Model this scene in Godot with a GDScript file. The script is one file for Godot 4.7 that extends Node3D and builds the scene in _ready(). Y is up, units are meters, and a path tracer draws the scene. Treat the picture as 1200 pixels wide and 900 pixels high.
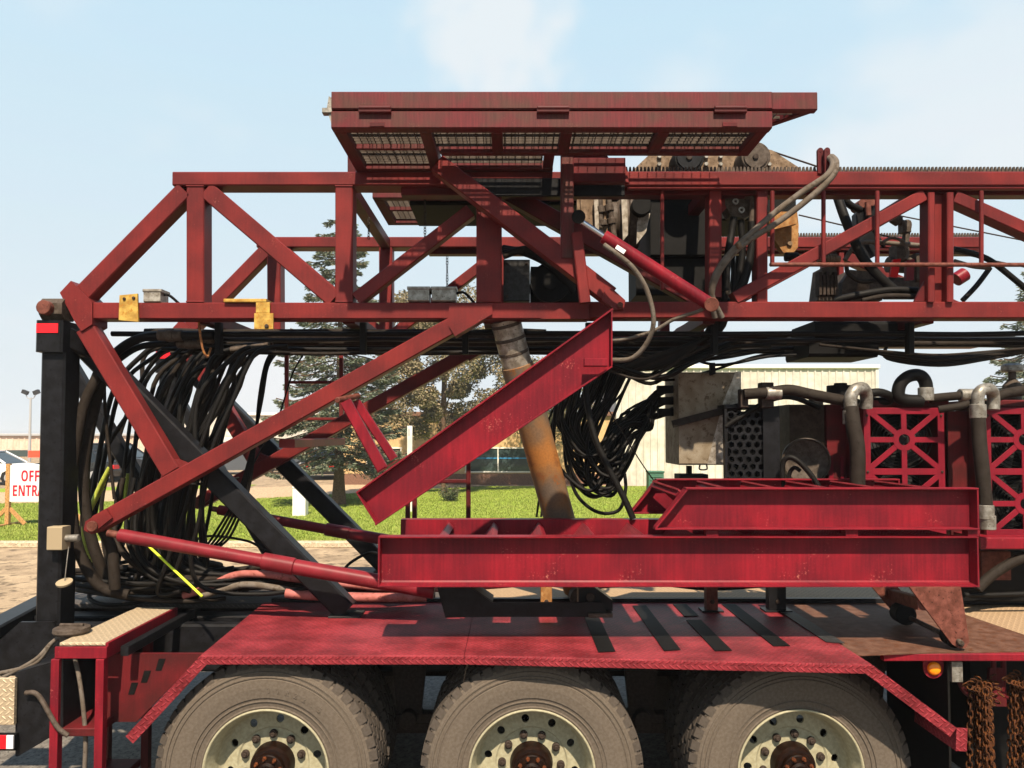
extends Node3D
# Well-service rig carrier parked on a yard, seen square from its side. Units are metres.
# x runs along the truck, y is up, the camera looks towards -z. "depth" below always means metres away from the camera plane (depth = -z).

const EYE := 2.16
const FOCAL := 880.0
const TILT := 2.0
const SHIFT := 29.0
const DN := 4.2          # near truss of the mast
const DF := 5.6          # far truss of the mast

var M := {}
var names := {}
var rng := RandomNumberGenerator.new()

# a survey point: where the sight line through (x, y) of the 1200 x 900 survey photo meets the vertical plane at a depth
func P(x: float, y: float, depth: float) -> Vector3:
	var u := (x - 600.0) / FOCAL
	var v := (450.0 - y + SHIFT) / FOCAL
	var a := deg_to_rad(TILT)
	var dz := cos(a) - v * sin(a)
	return Vector3(u * depth / dz, EYE + (v * cos(a) + sin(a)) * depth / dz, -depth)

func G(x: float, y: float) -> Vector3:   # the same, met with the ground
	var v := (450.0 - y + SHIFT) / FOCAL
	var a := deg_to_rad(TILT)
	var d := (v * cos(a) + sin(a)) / (cos(a) - v * sin(a))
	return P(x, y, -EYE / d)

# ------------------------------------------------------------------ mesh builder
class MB:
	var v := PackedVector3Array()
	var n := PackedVector3Array()
	var u := PackedVector2Array()
	var c := PackedColorArray()
	var col := Color(1, 1, 1)
	var use_col := false

	func tri(a: Vector3, b: Vector3, d: Vector3, na: Vector3, nb: Vector3, nd: Vector3) -> void:
		if (b - a).cross(d - a).dot(na + nb + nd) > 0.0:
			v.append(a); v.append(d); v.append(b)
			n.append(na); n.append(nd); n.append(nb)
		else:
			v.append(a); v.append(b); v.append(d)
			n.append(na); n.append(nb); n.append(nd)
		if use_col:
			c.append(col); c.append(col); c.append(col)

	func quad(a: Vector3, b: Vector3, d: Vector3, e: Vector3, nn: Vector3) -> void:
		tri(a, b, d, nn, nn, nn)
		tri(a, d, e, nn, nn, nn)

	func face(a: Vector3, b: Vector3, d: Vector3, e: Vector3, away: Vector3) -> void:
		var nn := (b - a).cross(d - a).normalized()
		if nn.length() < 0.5:
			nn = (d - a).cross(e - a).normalized()
		if nn.dot(away) < 0.0:
			nn = -nn
		quad(a, b, d, e, nn)

	# a 2-D outline swept straight from p to q; x of the outline goes sideways, y along up
	func extrude(pr: PackedVector2Array, p: Vector3, q: Vector3, up := Vector3.UP, caps := true) -> void:
		var dir := (q - p).normalized()
		var side := dir.cross(up)
		if side.length() < 0.01:
			side = dir.cross(Vector3(0, 0, 1))
		side = side.normalized()
		var upv := side.cross(dir).normalized()
		var area := 0.0
		var k := pr.size()
		for i in k:
			var a := pr[i]
			var b := pr[(i + 1) % k]
			area += a.x * b.y - b.x * a.y
		var sg := 1.0 if area > 0.0 else -1.0
		for i in k:
			var a := pr[i]
			var b := pr[(i + 1) % k]
			var e := (b - a)
			var n2 := Vector2(e.y, -e.x).normalized() * sg
			var nn := side * n2.x + upv * n2.y
			var oa := side * a.x + upv * a.y
			var ob := side * b.x + upv * b.y
			quad(p + oa, p + ob, q + ob, q + oa, nn)
		if caps:
			var ids := Geometry2D.triangulate_polygon(pr)
			for i in range(0, ids.size(), 3):
				var a := side * pr[ids[i]].x + upv * pr[ids[i]].y
				var b := side * pr[ids[i + 1]].x + upv * pr[ids[i + 1]].y
				var d := side * pr[ids[i + 2]].x + upv * pr[ids[i + 2]].y
				tri(p + a, p + b, p + d, -dir, -dir, -dir)
				tri(q + a, q + b, q + d, dir, dir, dir)

	# rectangular bar with chamfered edges; w sideways, h along up
	func bar(p: Vector3, q: Vector3, w: float, h: float, up := Vector3.UP, ch := 0.004) -> void:
		var a := w / 2.0
		var b := h / 2.0
		var k := minf(ch, minf(a, b) * 0.6)
		extrude(PackedVector2Array([Vector2(-a + k, -b), Vector2(a - k, -b), Vector2(a, -b + k), Vector2(a, b - k), Vector2(a - k, b), Vector2(-a + k, b), Vector2(-a, b - k), Vector2(-a, -b + k)]), p, q, up)

	# axis-aligned box between two corners, chamfered along x
	func box(lo: Vector3, hi: Vector3, ch := 0.004) -> void:
		var a := Vector3(minf(lo.x, hi.x), minf(lo.y, hi.y), minf(lo.z, hi.z))
		var b := Vector3(maxf(lo.x, hi.x), maxf(lo.y, hi.y), maxf(lo.z, hi.z))
		var m := (a + b) / 2.0
		bar(Vector3(a.x, m.y, m.z), Vector3(b.x, m.y, m.z), b.z - a.z, b.y - a.y, Vector3.UP, ch)

	func box6(lo: Vector3, hi: Vector3) -> void:
		var a := lo
		var b := hi
		quad(Vector3(a.x, a.y, a.z), Vector3(b.x, a.y, a.z), Vector3(b.x, b.y, a.z), Vector3(a.x, b.y, a.z), Vector3(0, 0, -1))
		quad(Vector3(a.x, a.y, b.z), Vector3(b.x, a.y, b.z), Vector3(b.x, b.y, b.z), Vector3(a.x, b.y, b.z), Vector3(0, 0, 1))
		quad(Vector3(a.x, a.y, a.z), Vector3(a.x, a.y, b.z), Vector3(a.x, b.y, b.z), Vector3(a.x, b.y, a.z), Vector3(-1, 0, 0))
		quad(Vector3(b.x, a.y, a.z), Vector3(b.x, a.y, b.z), Vector3(b.x, b.y, b.z), Vector3(b.x, b.y, a.z), Vector3(1, 0, 0))
		quad(Vector3(a.x, a.y, a.z), Vector3(b.x, a.y, a.z), Vector3(b.x, a.y, b.z), Vector3(a.x, a.y, b.z), Vector3(0, -1, 0))
		quad(Vector3(a.x, b.y, a.z), Vector3(b.x, b.y, a.z), Vector3(b.x, b.y, b.z), Vector3(a.x, b.y, b.z), Vector3(0, 1, 0))

	# flat outline (coplanar points) given a thickness
	func plate(pts: PackedVector3Array, off: Vector3) -> void:
		var dir := off.normalized()
		var ax := (pts[1] - pts[0])
		ax = (ax - dir * ax.dot(dir)).normalized()
		var ay := dir.cross(ax)
		var pr := PackedVector2Array()
		for p in pts:
			pr.append(Vector2((p - pts[0]).dot(ax), (p - pts[0]).dot(ay)))
		var area := 0.0
		var k := pr.size()
		for i in k:
			area += pr[i].x * pr[(i + 1) % k].y - pr[(i + 1) % k].x * pr[i].y
		var sg := 1.0 if area > 0.0 else -1.0
		for i in k:
			var e := pr[(i + 1) % k] - pr[i]
			var n2 := Vector2(e.y, -e.x).normalized() * sg
			var a := pts[i]
			var b := pts[(i + 1) % k]
			quad(a, b, b + off, a + off, ax * n2.x + ay * n2.y)
		var ids := Geometry2D.triangulate_polygon(pr)
		for i in range(0, ids.size(), 3):
			var a := pts[ids[i]]
			var b := pts[ids[i + 1]]
			var d := pts[ids[i + 2]]
			tri(a, b, d, -dir, -dir, -dir)
			tri(a + off, b + off, d + off, dir, dir, dir)

	func tube(pts: PackedVector3Array, r: float, k := 8, caps := true) -> void:
		var m := pts.size()
		var t0 := (pts[1] - pts[0]).normalized()
		var ref := Vector3.UP if absf(t0.y) < 0.9 else Vector3(0, 0, 1)
		var side := t0.cross(ref).normalized()
		var pv := PackedVector3Array()
		var pn := PackedVector3Array()
		for j in m:
			var t := (pts[mini(j + 1, m - 1)] - pts[maxi(j - 1, 0)]).normalized()
			side = (side - t * side.dot(t)).normalized()
			var w := t.cross(side)
			for i in k:
				var a := TAU * i / k
				var nn := side * cos(a) + w * sin(a)
				pn.append(nn)
				pv.append(pts[j] + nn * r)
		for j in m - 1:
			for i in k:
				var i2 := (i + 1) % k
				var a := j * k + i
				var b := j * k + i2
				var d := (j + 1) * k + i2
				var e := (j + 1) * k + i
				tri(pv[a], pv[b], pv[d], pn[a], pn[b], pn[d])
				tri(pv[a], pv[d], pv[e], pn[a], pn[d], pn[e])
		if caps:
			for s in 2:
				var j := 0 if s == 0 else m - 1
				var nn := (pts[0] - pts[1]).normalized() if s == 0 else (pts[m - 1] - pts[m - 2]).normalized()
				for i in range(1, k - 1):
					tri(pv[j * k], pv[j * k + i], pv[j * k + i + 1], nn, nn, nn)

	# solid of revolution: pr holds (radius, distance along axis)
	func lathe(o: Vector3, axis: Vector3, pr: Array, k := 20, smooth := false) -> void:
		var t := axis.normalized()
		var ref := Vector3.UP if absf(t.y) < 0.9 else Vector3(1, 0, 0)
		var side := t.cross(ref).normalized()
		var w := t.cross(side)
		var m := pr.size()
		for j in m - 1:
			var a: Vector2 = pr[j]
			var b: Vector2 = pr[j + 1]
			var e := b - a
			if e.length() < 0.00001:
				continue
			var na := Vector2(e.y, -e.x).normalized()
			var nb := na
			if smooth:
				if j > 0:
					var q: Vector2 = a - pr[j - 1]
					na = (na + Vector2(q.y, -q.x).normalized()).normalized()
				if j < m - 2:
					var q2: Vector2 = pr[j + 2] - b
					nb = (nb + Vector2(q2.y, -q2.x).normalized()).normalized()
			for i in k:
				var c1 := cos(TAU * i / k)
				var s1 := sin(TAU * i / k)
				var c2 := cos(TAU * (i + 1) / k)
				var s2 := sin(TAU * (i + 1) / k)
				var r1 := side * c1 + w * s1
				var r2 := side * c2 + w * s2
				var p1 := o + r1 * a.x + t * a.y
				var p2 := o + r2 * a.x + t * a.y
				var p3 := o + r2 * b.x + t * b.y
				var p4 := o + r1 * b.x + t * b.y
				var n1 := r1 * na.x + t * na.y
				var n2 := r2 * na.x + t * na.y
				var n3 := r2 * nb.x + t * nb.y
				var n4 := r1 * nb.x + t * nb.y
				if a.x > 0.00001:
					tri(p1, p2, p3, n1, n2, n3)
				if b.x > 0.00001:
					tri(p1, p3, p4, n1, n3, n4)

	func cyl(p: Vector3, q: Vector3, r: float, k := 14, r2 := -1.0) -> void:
		var l := (q - p).length()
		var e := r if r2 < 0.0 else r2
		var ch := minf(0.003, minf(r, e) * 0.3)
		lathe(p, q - p, [Vector2(0, 0), Vector2(r - ch, 0), Vector2(r, ch), Vector2(e, l - ch), Vector2(e - ch, l), Vector2(0, l)], k)

	func mesh() -> ArrayMesh:
		var arr := []
		arr.resize(Mesh.ARRAY_MAX)
		arr[Mesh.ARRAY_VERTEX] = v
		arr[Mesh.ARRAY_NORMAL] = n
		if u.size() == v.size():
			arr[Mesh.ARRAY_TEX_UV] = u
		if use_col and c.size() == v.size():
			arr[Mesh.ARRAY_COLOR] = c
		var m := ArrayMesh.new()
		m.add_surface_from_arrays(Mesh.PRIMITIVE_TRIANGLES, arr)
		return m

# ------------------------------------------------------------------ scene helpers
func numbered(called: String) -> String:
	var k: int = names.get(called, 0)
	names[called] = k + 1
	return called if k == 0 else "%s_%03d" % [called, k]

func obj(called: String, mb: MB, m: Material, parent: Node = null) -> MeshInstance3D:
	var o := MeshInstance3D.new()
	o.mesh = mb.mesh()
	o.material_override = m
	if parent == null:
		o.name = numbered(called)
		add_child(o, true)
	else:
		o.name = called
		parent.add_child(o, true)
	return o

func tag(o: Node, label: String, category: String, group := "") -> Node:
	o.set_meta("label", label)
	o.set_meta("category", category)
	if group != "":
		o.set_meta("group", group)
	return o

func thing(called: String, label: String, category: String, at := Vector3.ZERO, group := "") -> Node3D:
	var o := Node3D.new()
	o.name = numbered(called)
	add_child(o, true)
	o.position = at
	tag(o, label, category, group)
	return o

func part(called: String, parent: Node) -> Node3D:
	var o := Node3D.new()
	o.name = called
	parent.add_child(o, true)
	return o

func struct(called: String, mb: MB, m: Material) -> MeshInstance3D:
	var o := obj(called, mb, m)
	o.set_meta("kind", "structure")
	return o

func stuff(o: Node) -> Node:
	o.set_meta("kind", "stuff")
	return o

func smooth(pts: Array, k := 6) -> PackedVector3Array:
	var out := PackedVector3Array()
	var m := pts.size()
	for j in m - 1:
		var a: Vector3 = pts[maxi(j - 1, 0)]
		var b: Vector3 = pts[j]
		var c: Vector3 = pts[j + 1]
		var d: Vector3 = pts[mini(j + 2, m - 1)]
		for i in k:
			var t := float(i) / k
			out.append(b.cubic_interpolate(c, a, d, t))
	out.append(pts[m - 1])
	return out

# list of [x, y, depth] survey points to a smooth line
func line(a: Array, k := 6) -> PackedVector3Array:
	var q := []
	for p in a:
		q.append(P(p[0], p[1], p[2]))
	return smooth(q, k)

# a bar whose front face lies at a depth: survey ends, height in survey pixels, thickness in metres
func beam(called: String, x1: float, y1: float, x2: float, y2: float, d: float, wpx: float, thick: float, m: Material, parent: Node, ch := 0.006) -> MeshInstance3D:
	var off := Vector3(0, 0, -thick / 2.0)
	var mb := MB.new()
	var p := P(x1, y1, d) + off
	var q := P(x2, y2, d) + off
	var dir := (q - p).normalized()
	var up := Vector3(0, 0, 1).cross(dir)
	mb.bar(p, q, thick, wpx * d / FOCAL, up, ch)
	return obj(called, mb, m, parent)

# a plate outlined in survey pixels at a depth
func plate_at(called: String, pts: Array, d: float, thick: float, m: Material, parent: Node) -> MeshInstance3D:
	var mb := MB.new()
	var q := PackedVector3Array()
	for p in pts:
		q.append(P(p[0], p[1], d))
	mb.plate(q, Vector3(0, 0, -thick))
	return obj(called, mb, m, parent)

func rod(called: String, x1: float, y1: float, x2: float, y2: float, d: float, r: float, m: Material, parent: Node, k := 10) -> MeshInstance3D:
	var mb := MB.new()
	mb.cyl(P(x1, y1, d), P(x2, y2, d), r, k)
	return obj(called, mb, m, parent)

# a round face turned to the camera: survey centre, front depth
func drum(called: String, x: float, y: float, d: float, r: float, long: float, m: Material, parent: Node, k := 20) -> MeshInstance3D:
	var mb := MB.new()
	var p := P(x, y, d)
	mb.cyl(p, p + Vector3(0, 0, -long), r, k)
	return obj(called, mb, m, parent)

func hose(called: String, pts: Array, r: float, m: Material, parent: Node, k := 7, steps := 6) -> MeshInstance3D:
	var mb := MB.new()
	mb.tube(line(pts, steps), r, k)
	return obj(called, mb, m, parent)

func chain(called: String, p: Vector3, q: Vector3, size: float, m: Material, parent: Node, sag := 0.0) -> MeshInstance3D:
	var mb := MB.new()
	var l := (q - p).length()
	var cnt := maxi(2, int(l / (size * 0.72)))
	var dir := (q - p).normalized()
	for i in cnt:
		var t := (i + 0.5) / cnt
		var c := p.lerp(q, t) + Vector3(0, -sag * 4.0 * t * (1.0 - t), 0)
		var s := dir.cross(Vector3(0, 0, 1) if absf(dir.z) < 0.9 else Vector3.UP).normalized()
		if i % 2 == 1:
			s = dir.cross(s)
		s = s.rotated(dir, 0.6 + 0.3 * sin(i * 2.1))
		var ring := PackedVector3Array()
		for j in 9:
			var a := TAU * j / 8.0
			ring.append(c + dir * cos(a) * size * 0.5 + s * sin(a) * size * 0.32)
		mb.tube(ring, size * 0.11, 4, false)
	return obj(called, mb, m, parent)

# ------------------------------------------------------------------ materials
func nz(sd: int, freq: float, oct: int, size: int, kind := FastNoiseLite.TYPE_SIMPLEX_SMOOTH) -> PackedByteArray:
	var f := FastNoiseLite.new()
	f.seed = sd
	f.frequency = freq
	f.noise_type = kind
	f.fractal_octaves = oct
	f.fractal_gain = 0.55
	return f.get_seamless_image(size, size).get_data()

func img(bytes: PackedByteArray, size: int) -> ImageTexture:
	var im := Image.create_from_data(size, size, false, Image.FORMAT_RGB8, bytes)
	return ImageTexture.create_from_image(im)

# tones: three colours mixed by coarse noise, with specks of a fourth
func mottle(sd: int, size: int, f1: float, f2: float, ca: Color, cb: Color, speck: Color, amount: float, streak := false) -> ImageTexture:
	var a := nz(sd, f1, 4, size)
	var b := nz(sd + 1, f2, 3, size)
	var d := nz(sd + 2, f1 * 2.3, 5, size)
	var out := PackedByteArray()
	out.resize(size * size * 3)
	var thr := 255.0 * (1.0 - amount)
	for i in size * size:
		var t := a[i] / 255.0
		t = clampf((t - 0.5) * 1.7 + 0.5, 0.0, 1.0)
		var g := (b[i] / 255.0 - 0.5) * 0.16
		var c := ca.lerp(cb, t)
		var s := clampf((d[i] * 0.72 + b[i] * 0.28 - thr * 0.86) / 26.0, 0.0, 1.0)
		c = c.lerp(speck, s)
		out[i * 3] = int(clampf(c.r + g * c.r, 0, 1) * 255)
		out[i * 3 + 1] = int(clampf(c.g + g * c.g, 0, 1) * 255)
		out[i * 3 + 2] = int(clampf(c.b + g * c.b, 0, 1) * 255)
	return img(out, size)

func std(called: String, col: Color, rough: float, tex: Texture2D = null, scale := 1.0, metal := 0.0) -> StandardMaterial3D:
	var m := StandardMaterial3D.new()
	m.resource_name = called
	m.albedo_color = col
	m.roughness = rough
	m.metallic = metal
	if rough > 0.35 and metal == 0.0:
		m.metallic_specular = 0.28   # dusty, sun-bleached coats
	if tex:
		m.albedo_texture = tex
		m.uv1_triplanar = true
		m.uv1_world_triplanar = true
		m.uv1_triplanar_sharpness = 6.0
		m.uv1_scale = Vector3.ONE * scale
	M[called] = m
	return m

func bump(m: StandardMaterial3D, t: Texture2D, cm: float) -> void:
	m.heightmap_enabled = true
	m.heightmap_texture = t
	m.heightmap_scale = cm

# a coat of paint: base tone drifting to a second tone, fine vertical streaks, chips and specks gathered in clusters
func coat(sd: int, base: Color, tone: Color, chip: Color, amount: float, streak := 0.10) -> ImageTexture:
	var size := 512
	var a := nz(sd, 0.006, 4, size)
	var f := nz(sd + 1, 0.16, 3, size)
	var g := nz(sd + 2, 0.011, 4, size)
	var fn := FastNoiseLite.new()
	fn.seed = sd + 3
	fn.frequency = 0.11
	fn.fractal_octaves = 4
	var si := fn.get_seamless_image(size, 32)
	si.resize(size, size, Image.INTERPOLATE_CUBIC)
	var s := si.get_data()
	var out := PackedByteArray()
	out.resize(size * size * 3)
	for i in size * size:
		var t := clampf((a[i] / 255.0 - 0.5) * 1.8 + 0.5, 0.0, 1.0)
		var m := 1.0 + (s[i] / 255.0 - 0.5) * streak + (f[i] / 255.0 - 0.5) * 0.10
		var c := base.lerp(tone, t)
		var k := clampf((f[i] / 255.0 * 0.62 + g[i] / 255.0 * 0.52 - (0.92 - amount)) * 9.0, 0.0, 0.9)
		c = Color(c.r * m, c.g * m, c.b * m).lerp(chip, k)
		out[i * 3] = int(clampf(c.r, 0, 1) * 255)
		out[i * 3 + 1] = int(clampf(c.g, 0, 1) * 255)
		out[i * 3 + 2] = int(clampf(c.b, 0, 1) * 255)
	return img(out, size)

# chequer plate: rows of raised bars, each row leaning against the next
func diamond() -> Array:
	var s := 256
	var cw := 64.0
	var rh := s / 6.0
	var out := PackedByteArray()
	out.resize(s * s * 3)
	var al := PackedByteArray()
	al.resize(s * s * 3)
	var nn := nz(71, 0.02, 4, s)
	for y in s:
		for x in s:
			var h := 0.0
			var row := int(y / rh)
			for dr in [-1, 0, 1]:
				var r: int = row + dr
				var cy := (r + 0.5) * rh
				var odd := posmod(r, 2)
				var sg := 1.0 if odd == 0 else -1.0
				var off := cw * 0.5 * odd
				var cx := (floorf((x - off) / cw) + 0.5) * cw + off
				var fx := x - cx
				var fy := y - cy
				var l := fx * 0.78 + sg * fy * 0.62
				var w := -sg * fx * 0.62 + fy * 0.78
				h = maxf(h, clampf((1.0 - sqrt(pow(l / 31.0, 2.0) + pow(w / 8.5, 2.0))) * 2.4, 0.0, 1.0))
			var i := (y * s + x) * 3
			var hv := int(h * 255)
			out[i] = hv; out[i + 1] = hv; out[i + 2] = hv
			var t := 0.82 + 0.18 * clampf(h * 1.3 - nn[y * s + x] / 255.0 * 0.6, 0.0, 1.0) + (nn[(y * s + x)] / 255.0 - 0.5) * 0.14
			var tv := int(clampf(t, 0, 1) * 255)
			al[i] = tv; al[i + 1] = tv; al[i + 2] = tv
	return [img(out, s), img(al, s)]

func wear(m: StandardMaterial3D, t: Texture2D, scale: float) -> void:
	m.detail_enabled = true
	m.detail_albedo = t
	m.detail_blend_mode = BaseMaterial3D.BLEND_MODE_MUL
	m.detail_uv_layer = BaseMaterial3D.DETAIL_UV_2
	m.uv2_triplanar = true
	m.uv2_world_triplanar = true
	m.uv2_triplanar_sharpness = 6.0
	m.uv2_scale = Vector3.ONE * scale

func make_materials() -> void:
	var c := func(r: int, g: int, b: int) -> Color: return Color(r / 255.0, g / 255.0, b / 255.0)
	var W := Color(1, 1, 1)
	# paint textures are neutral around white: the paint's own colour is the albedo colour
	var paint := mottle(3, 512, 0.008, 0.12, c.call(255, 252, 250), c.call(226, 220, 214), c.call(150, 112, 96), 0.20)
	var worn := mottle(13, 512, 0.012, 0.14, c.call(255, 250, 246), c.call(200, 184, 172), c.call(214, 176, 140), 0.30)
	var grit := mottle(23, 512, 0.02, 0.22, c.call(255, 255, 255), c.call(190, 184, 176), c.call(120, 110, 100), 0.22)
	var rusty := mottle(33, 512, 0.014, 0.16, c.call(150, 96, 58), c.call(96, 68, 52), c.call(190, 128, 66), 0.36)
	var patchy := mottle(34, 512, 0.004, 0.12, c.call(152, 100, 52), c.call(98, 84, 72), c.call(120, 76, 44), 0.26)
	var dusty := mottle(43, 512, 0.010, 0.18, c.call(255, 250, 240), c.call(216, 204, 186), c.call(176, 160, 140), 0.28)
	var stone := mottle(53, 512, 0.03, 0.33, c.call(255, 250, 240), c.call(206, 200, 192), c.call(150, 146, 142), 0.30)
	var silt := mottle(63, 512, 0.03, 0.35, c.call(255, 252, 248), c.call(228, 222, 214), c.call(255, 236, 206), 0.2)
	var gravel := mottle(83, 512, 0.05, 0.4, c.call(255, 250, 242), c.call(232, 226, 218), c.call(196, 190, 182), 0.2)
	var dp := diamond()
	var fine := dp[0] as Texture2D

	std("mast_red", Color(0.81, 0.80, 0.80), 0.48, coat(101, c.call(138, 48, 46), c.call(110, 41, 41), c.call(170, 116, 100), 0.045, 0.10), 0.9)
	std("stair_red", Color(0.81, 0.80, 0.84), 0.42, coat(111, c.call(150, 33, 44), c.call(120, 30, 40), c.call(196, 130, 104), 0.085, 0.22), 0.8)
	std("deep_red", Color(0.83, 0.80, 0.80), 0.5, coat(121, c.call(110, 34, 38), c.call(82, 34, 34), c.call(120, 84, 66), 0.04, 0.12), 1.1)
	std("cooler_red", Color(0.80, 0.78, 0.84), 0.45, coat(131, c.call(148, 32, 46), c.call(130, 30, 42), c.call(150, 88, 76), 0.02, 0.10), 1.3)
	std("tube_red", Color(0.80, 0.74, 0.78), 0.42, coat(141, c.call(150, 50, 57), c.call(128, 44, 48), c.call(192, 128, 112), 0.05, 0.06), 1.4)
	std("platform_red", Color(0.80, 0.80, 0.82), 0.55, coat(151, c.call(118, 44, 48), c.call(98, 58, 50), c.call(146, 100, 78), 0.05, 0.24), 1.3)
	std("bright_red", c.call(200, 22, 26), 0.4)
	var pl := std("deck_red", c.call(160, 58, 66), 0.5, dp[1], 7.6)
	wear(pl, coat(161, c.call(255, 250, 250), c.call(186, 176, 176), c.call(150, 138, 120), 0.10, 0.1), 0.9)
	bump(pl, fine, 0.45)
	var pt := std("deck_tan", c.call(180, 152, 120), 0.7, dp[1], 7.6)
	bump(pt, fine, 0.22)
	var pg := std("deck_grey", c.call(92, 86, 82), 0.6, dp[1], 7.6)
	bump(pg, fine, 0.22)
	var pa := std("step_aluminium", c.call(206, 184, 152), 0.5, dp[1], 7.6, 0.2)
	bump(pa, fine, 0.22)
	std("deck_worn", c.call(100, 74, 62), 0.65, worn, 1.5)
	std("rust", W, 0.85, rusty, 1.6)
	std("chain_rust", c.call(140, 128, 122), 0.9, rusty, 2.4)
	std("cylinder_rust", W, 0.55, patchy, 0.9)
	std("brown_steel", c.call(112, 66, 56), 0.65, grit, 1.6)
	std("black_steel", c.call(27, 27, 30), 0.42, grit, 1.2)
	std("black_matte", c.call(16, 15, 15), 0.7, grit, 1.5)
	std("rubber", c.call(20, 19, 19), 0.6, dusty, 1.7)
	std("rubber_dusty", c.call(42, 37, 34), 0.75, dusty, 1.7)
	std("rubber_grey", c.call(104, 98, 94), 0.75, dusty, 1.7)
	std("rubber_pink", c.call(168, 104, 104), 0.7, dusty, 2.0)
	std("lime_hose", c.call(178, 196, 88), 0.5, dusty, 2.0)
	std("lime_rod", c.call(206, 222, 60), 0.5)
	std("tyre", c.call(97, 89, 81), 0.88, silt, 3.1)
	std("tyre_tread", c.call(76, 70, 65), 0.9, silt, 3.7)
	std("rim_cream", c.call(160, 157, 134), 0.5, silt, 2.3)
	std("hub_grease", c.call(48, 40, 35), 0.5, rusty, 4.0)
	std("stud_rust", c.call(150, 122, 106), 0.7, rusty, 5.0)
	std("nut_dark", c.call(62, 52, 46), 0.7, grit, 4.0)
	std("tan_steel", c.call(128, 108, 88), 0.7, grit, 1.8)
	std("ochre_steel", c.call(158, 122, 78), 0.6, worn, 2.4)
	std("grimy_steel", c.call(84, 74, 66), 0.6, grit, 2.2)
	std("galvanised", c.call(150, 146, 138), 0.45, grit, 2.0, 0.5)
	std("chrome", c.call(205, 205, 208), 0.15, null, 1.0, 1.0)
	std("aluminium", c.call(176, 168, 156), 0.4, grit, 1.8, 0.5)
	std("cabinet_grey", c.call(132, 124, 112), 0.7, dusty, 1.3)
	std("box_charcoal", c.call(50, 50, 51), 0.55, grit, 2.2)
	std("olive_steel", c.call(62, 50, 40), 0.6, grit, 1.6)
	std("yellow_paint", c.call(186, 156, 80), 0.5, worn, 2.2)
	std("amber", c.call(244, 140, 16), 0.25)
	std("reflector_red", c.call(214, 18, 30), 0.3)
	std("reflector_white", c.call(214, 214, 214), 0.35)
	std("cork", c.call(150, 134, 108), 0.8)
	# the place around
	var gr := std("ground", c.call(172, 157, 138), 0.95, gravel, 0.9)
	wear(gr, stone, 0.09)
	bump(gr, gravel, 0.2)
	std("yard", c.call(112, 108, 104), 0.9, stone, 0.9)
	std("lane", c.call(190, 168, 142), 0.95, stone, 0.5)
	std("kerb", c.call(196, 182, 160), 0.9, stone, 0.6)
	std("lawn", c.call(142, 160, 60), 1.0, mottle(81, 512, 0.02, 0.3, c.call(255, 255, 255), c.call(190, 205, 160), c.call(210, 196, 130), 0.25), 0.31)
	var ng := mottle(91, 256, 0.01, 0.05, W, c.call(236, 232, 226), c.call(230, 226, 218), 0.1)
	std("siding_cream", c.call(196, 192, 184), 0.6, ng, 0.2)
	std("siding_peach", c.call(206, 182, 164), 0.7, ng, 0.2)
	std("siding_white", c.call(214, 212, 208), 0.7, ng, 0.2)
	std("stucco_tan", c.call(194, 164, 120), 0.85, ng, 0.5)
	std("brick_brown", c.call(128, 98, 84), 0.9, stone, 0.9)
	std("trim_white", c.call(222, 216, 204), 0.6)
	std("window_glass", c.call(50, 64, 62), 0.06)
	std("window_blue", c.call(60, 140, 190), 0.5)
	std("utility_green", c.call(66, 104, 88), 0.6, ng, 0.5)
	std("wood", c.call(196, 148, 96), 0.8, grit, 2.4)
	std("sign_white", c.call(206, 208, 212), 0.5)
	std("sign_red", c.call(196, 24, 46), 0.6)
	std("sign_orange", c.call(226, 76, 48), 0.6)
	std("bark", c.call(104, 84, 68), 0.95, grit, 1.3)
	std("pole_grey", c.call(160, 160, 160), 0.5)
	std("car_glass", c.call(24, 28, 32), 0.08)
	std("car_black", c.call(30, 32, 36), 0.25)
	std("car_white", c.call(222, 224, 226), 0.25)
	std("car_grey", c.call(74, 78, 84), 0.25)
	std("car_tyre", c.call(30, 30, 30), 0.9)
	std("car_wheel", c.call(150, 150, 152), 0.4)
	std("lamp_red", c.call(190, 26, 30), 0.3)
	var lf := std("leaf", W, 0.65)
	lf.vertex_color_use_as_albedo = true
	lf.backlight_enabled = true
	lf.backlight = Color(0.10, 0.11, 0.05)
	var gs := std("grass", W, 0.8)
	gs.vertex_color_use_as_albedo = true
	gs.backlight_enabled = true
	gs.backlight = Color(0.12, 0.16, 0.03)

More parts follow.
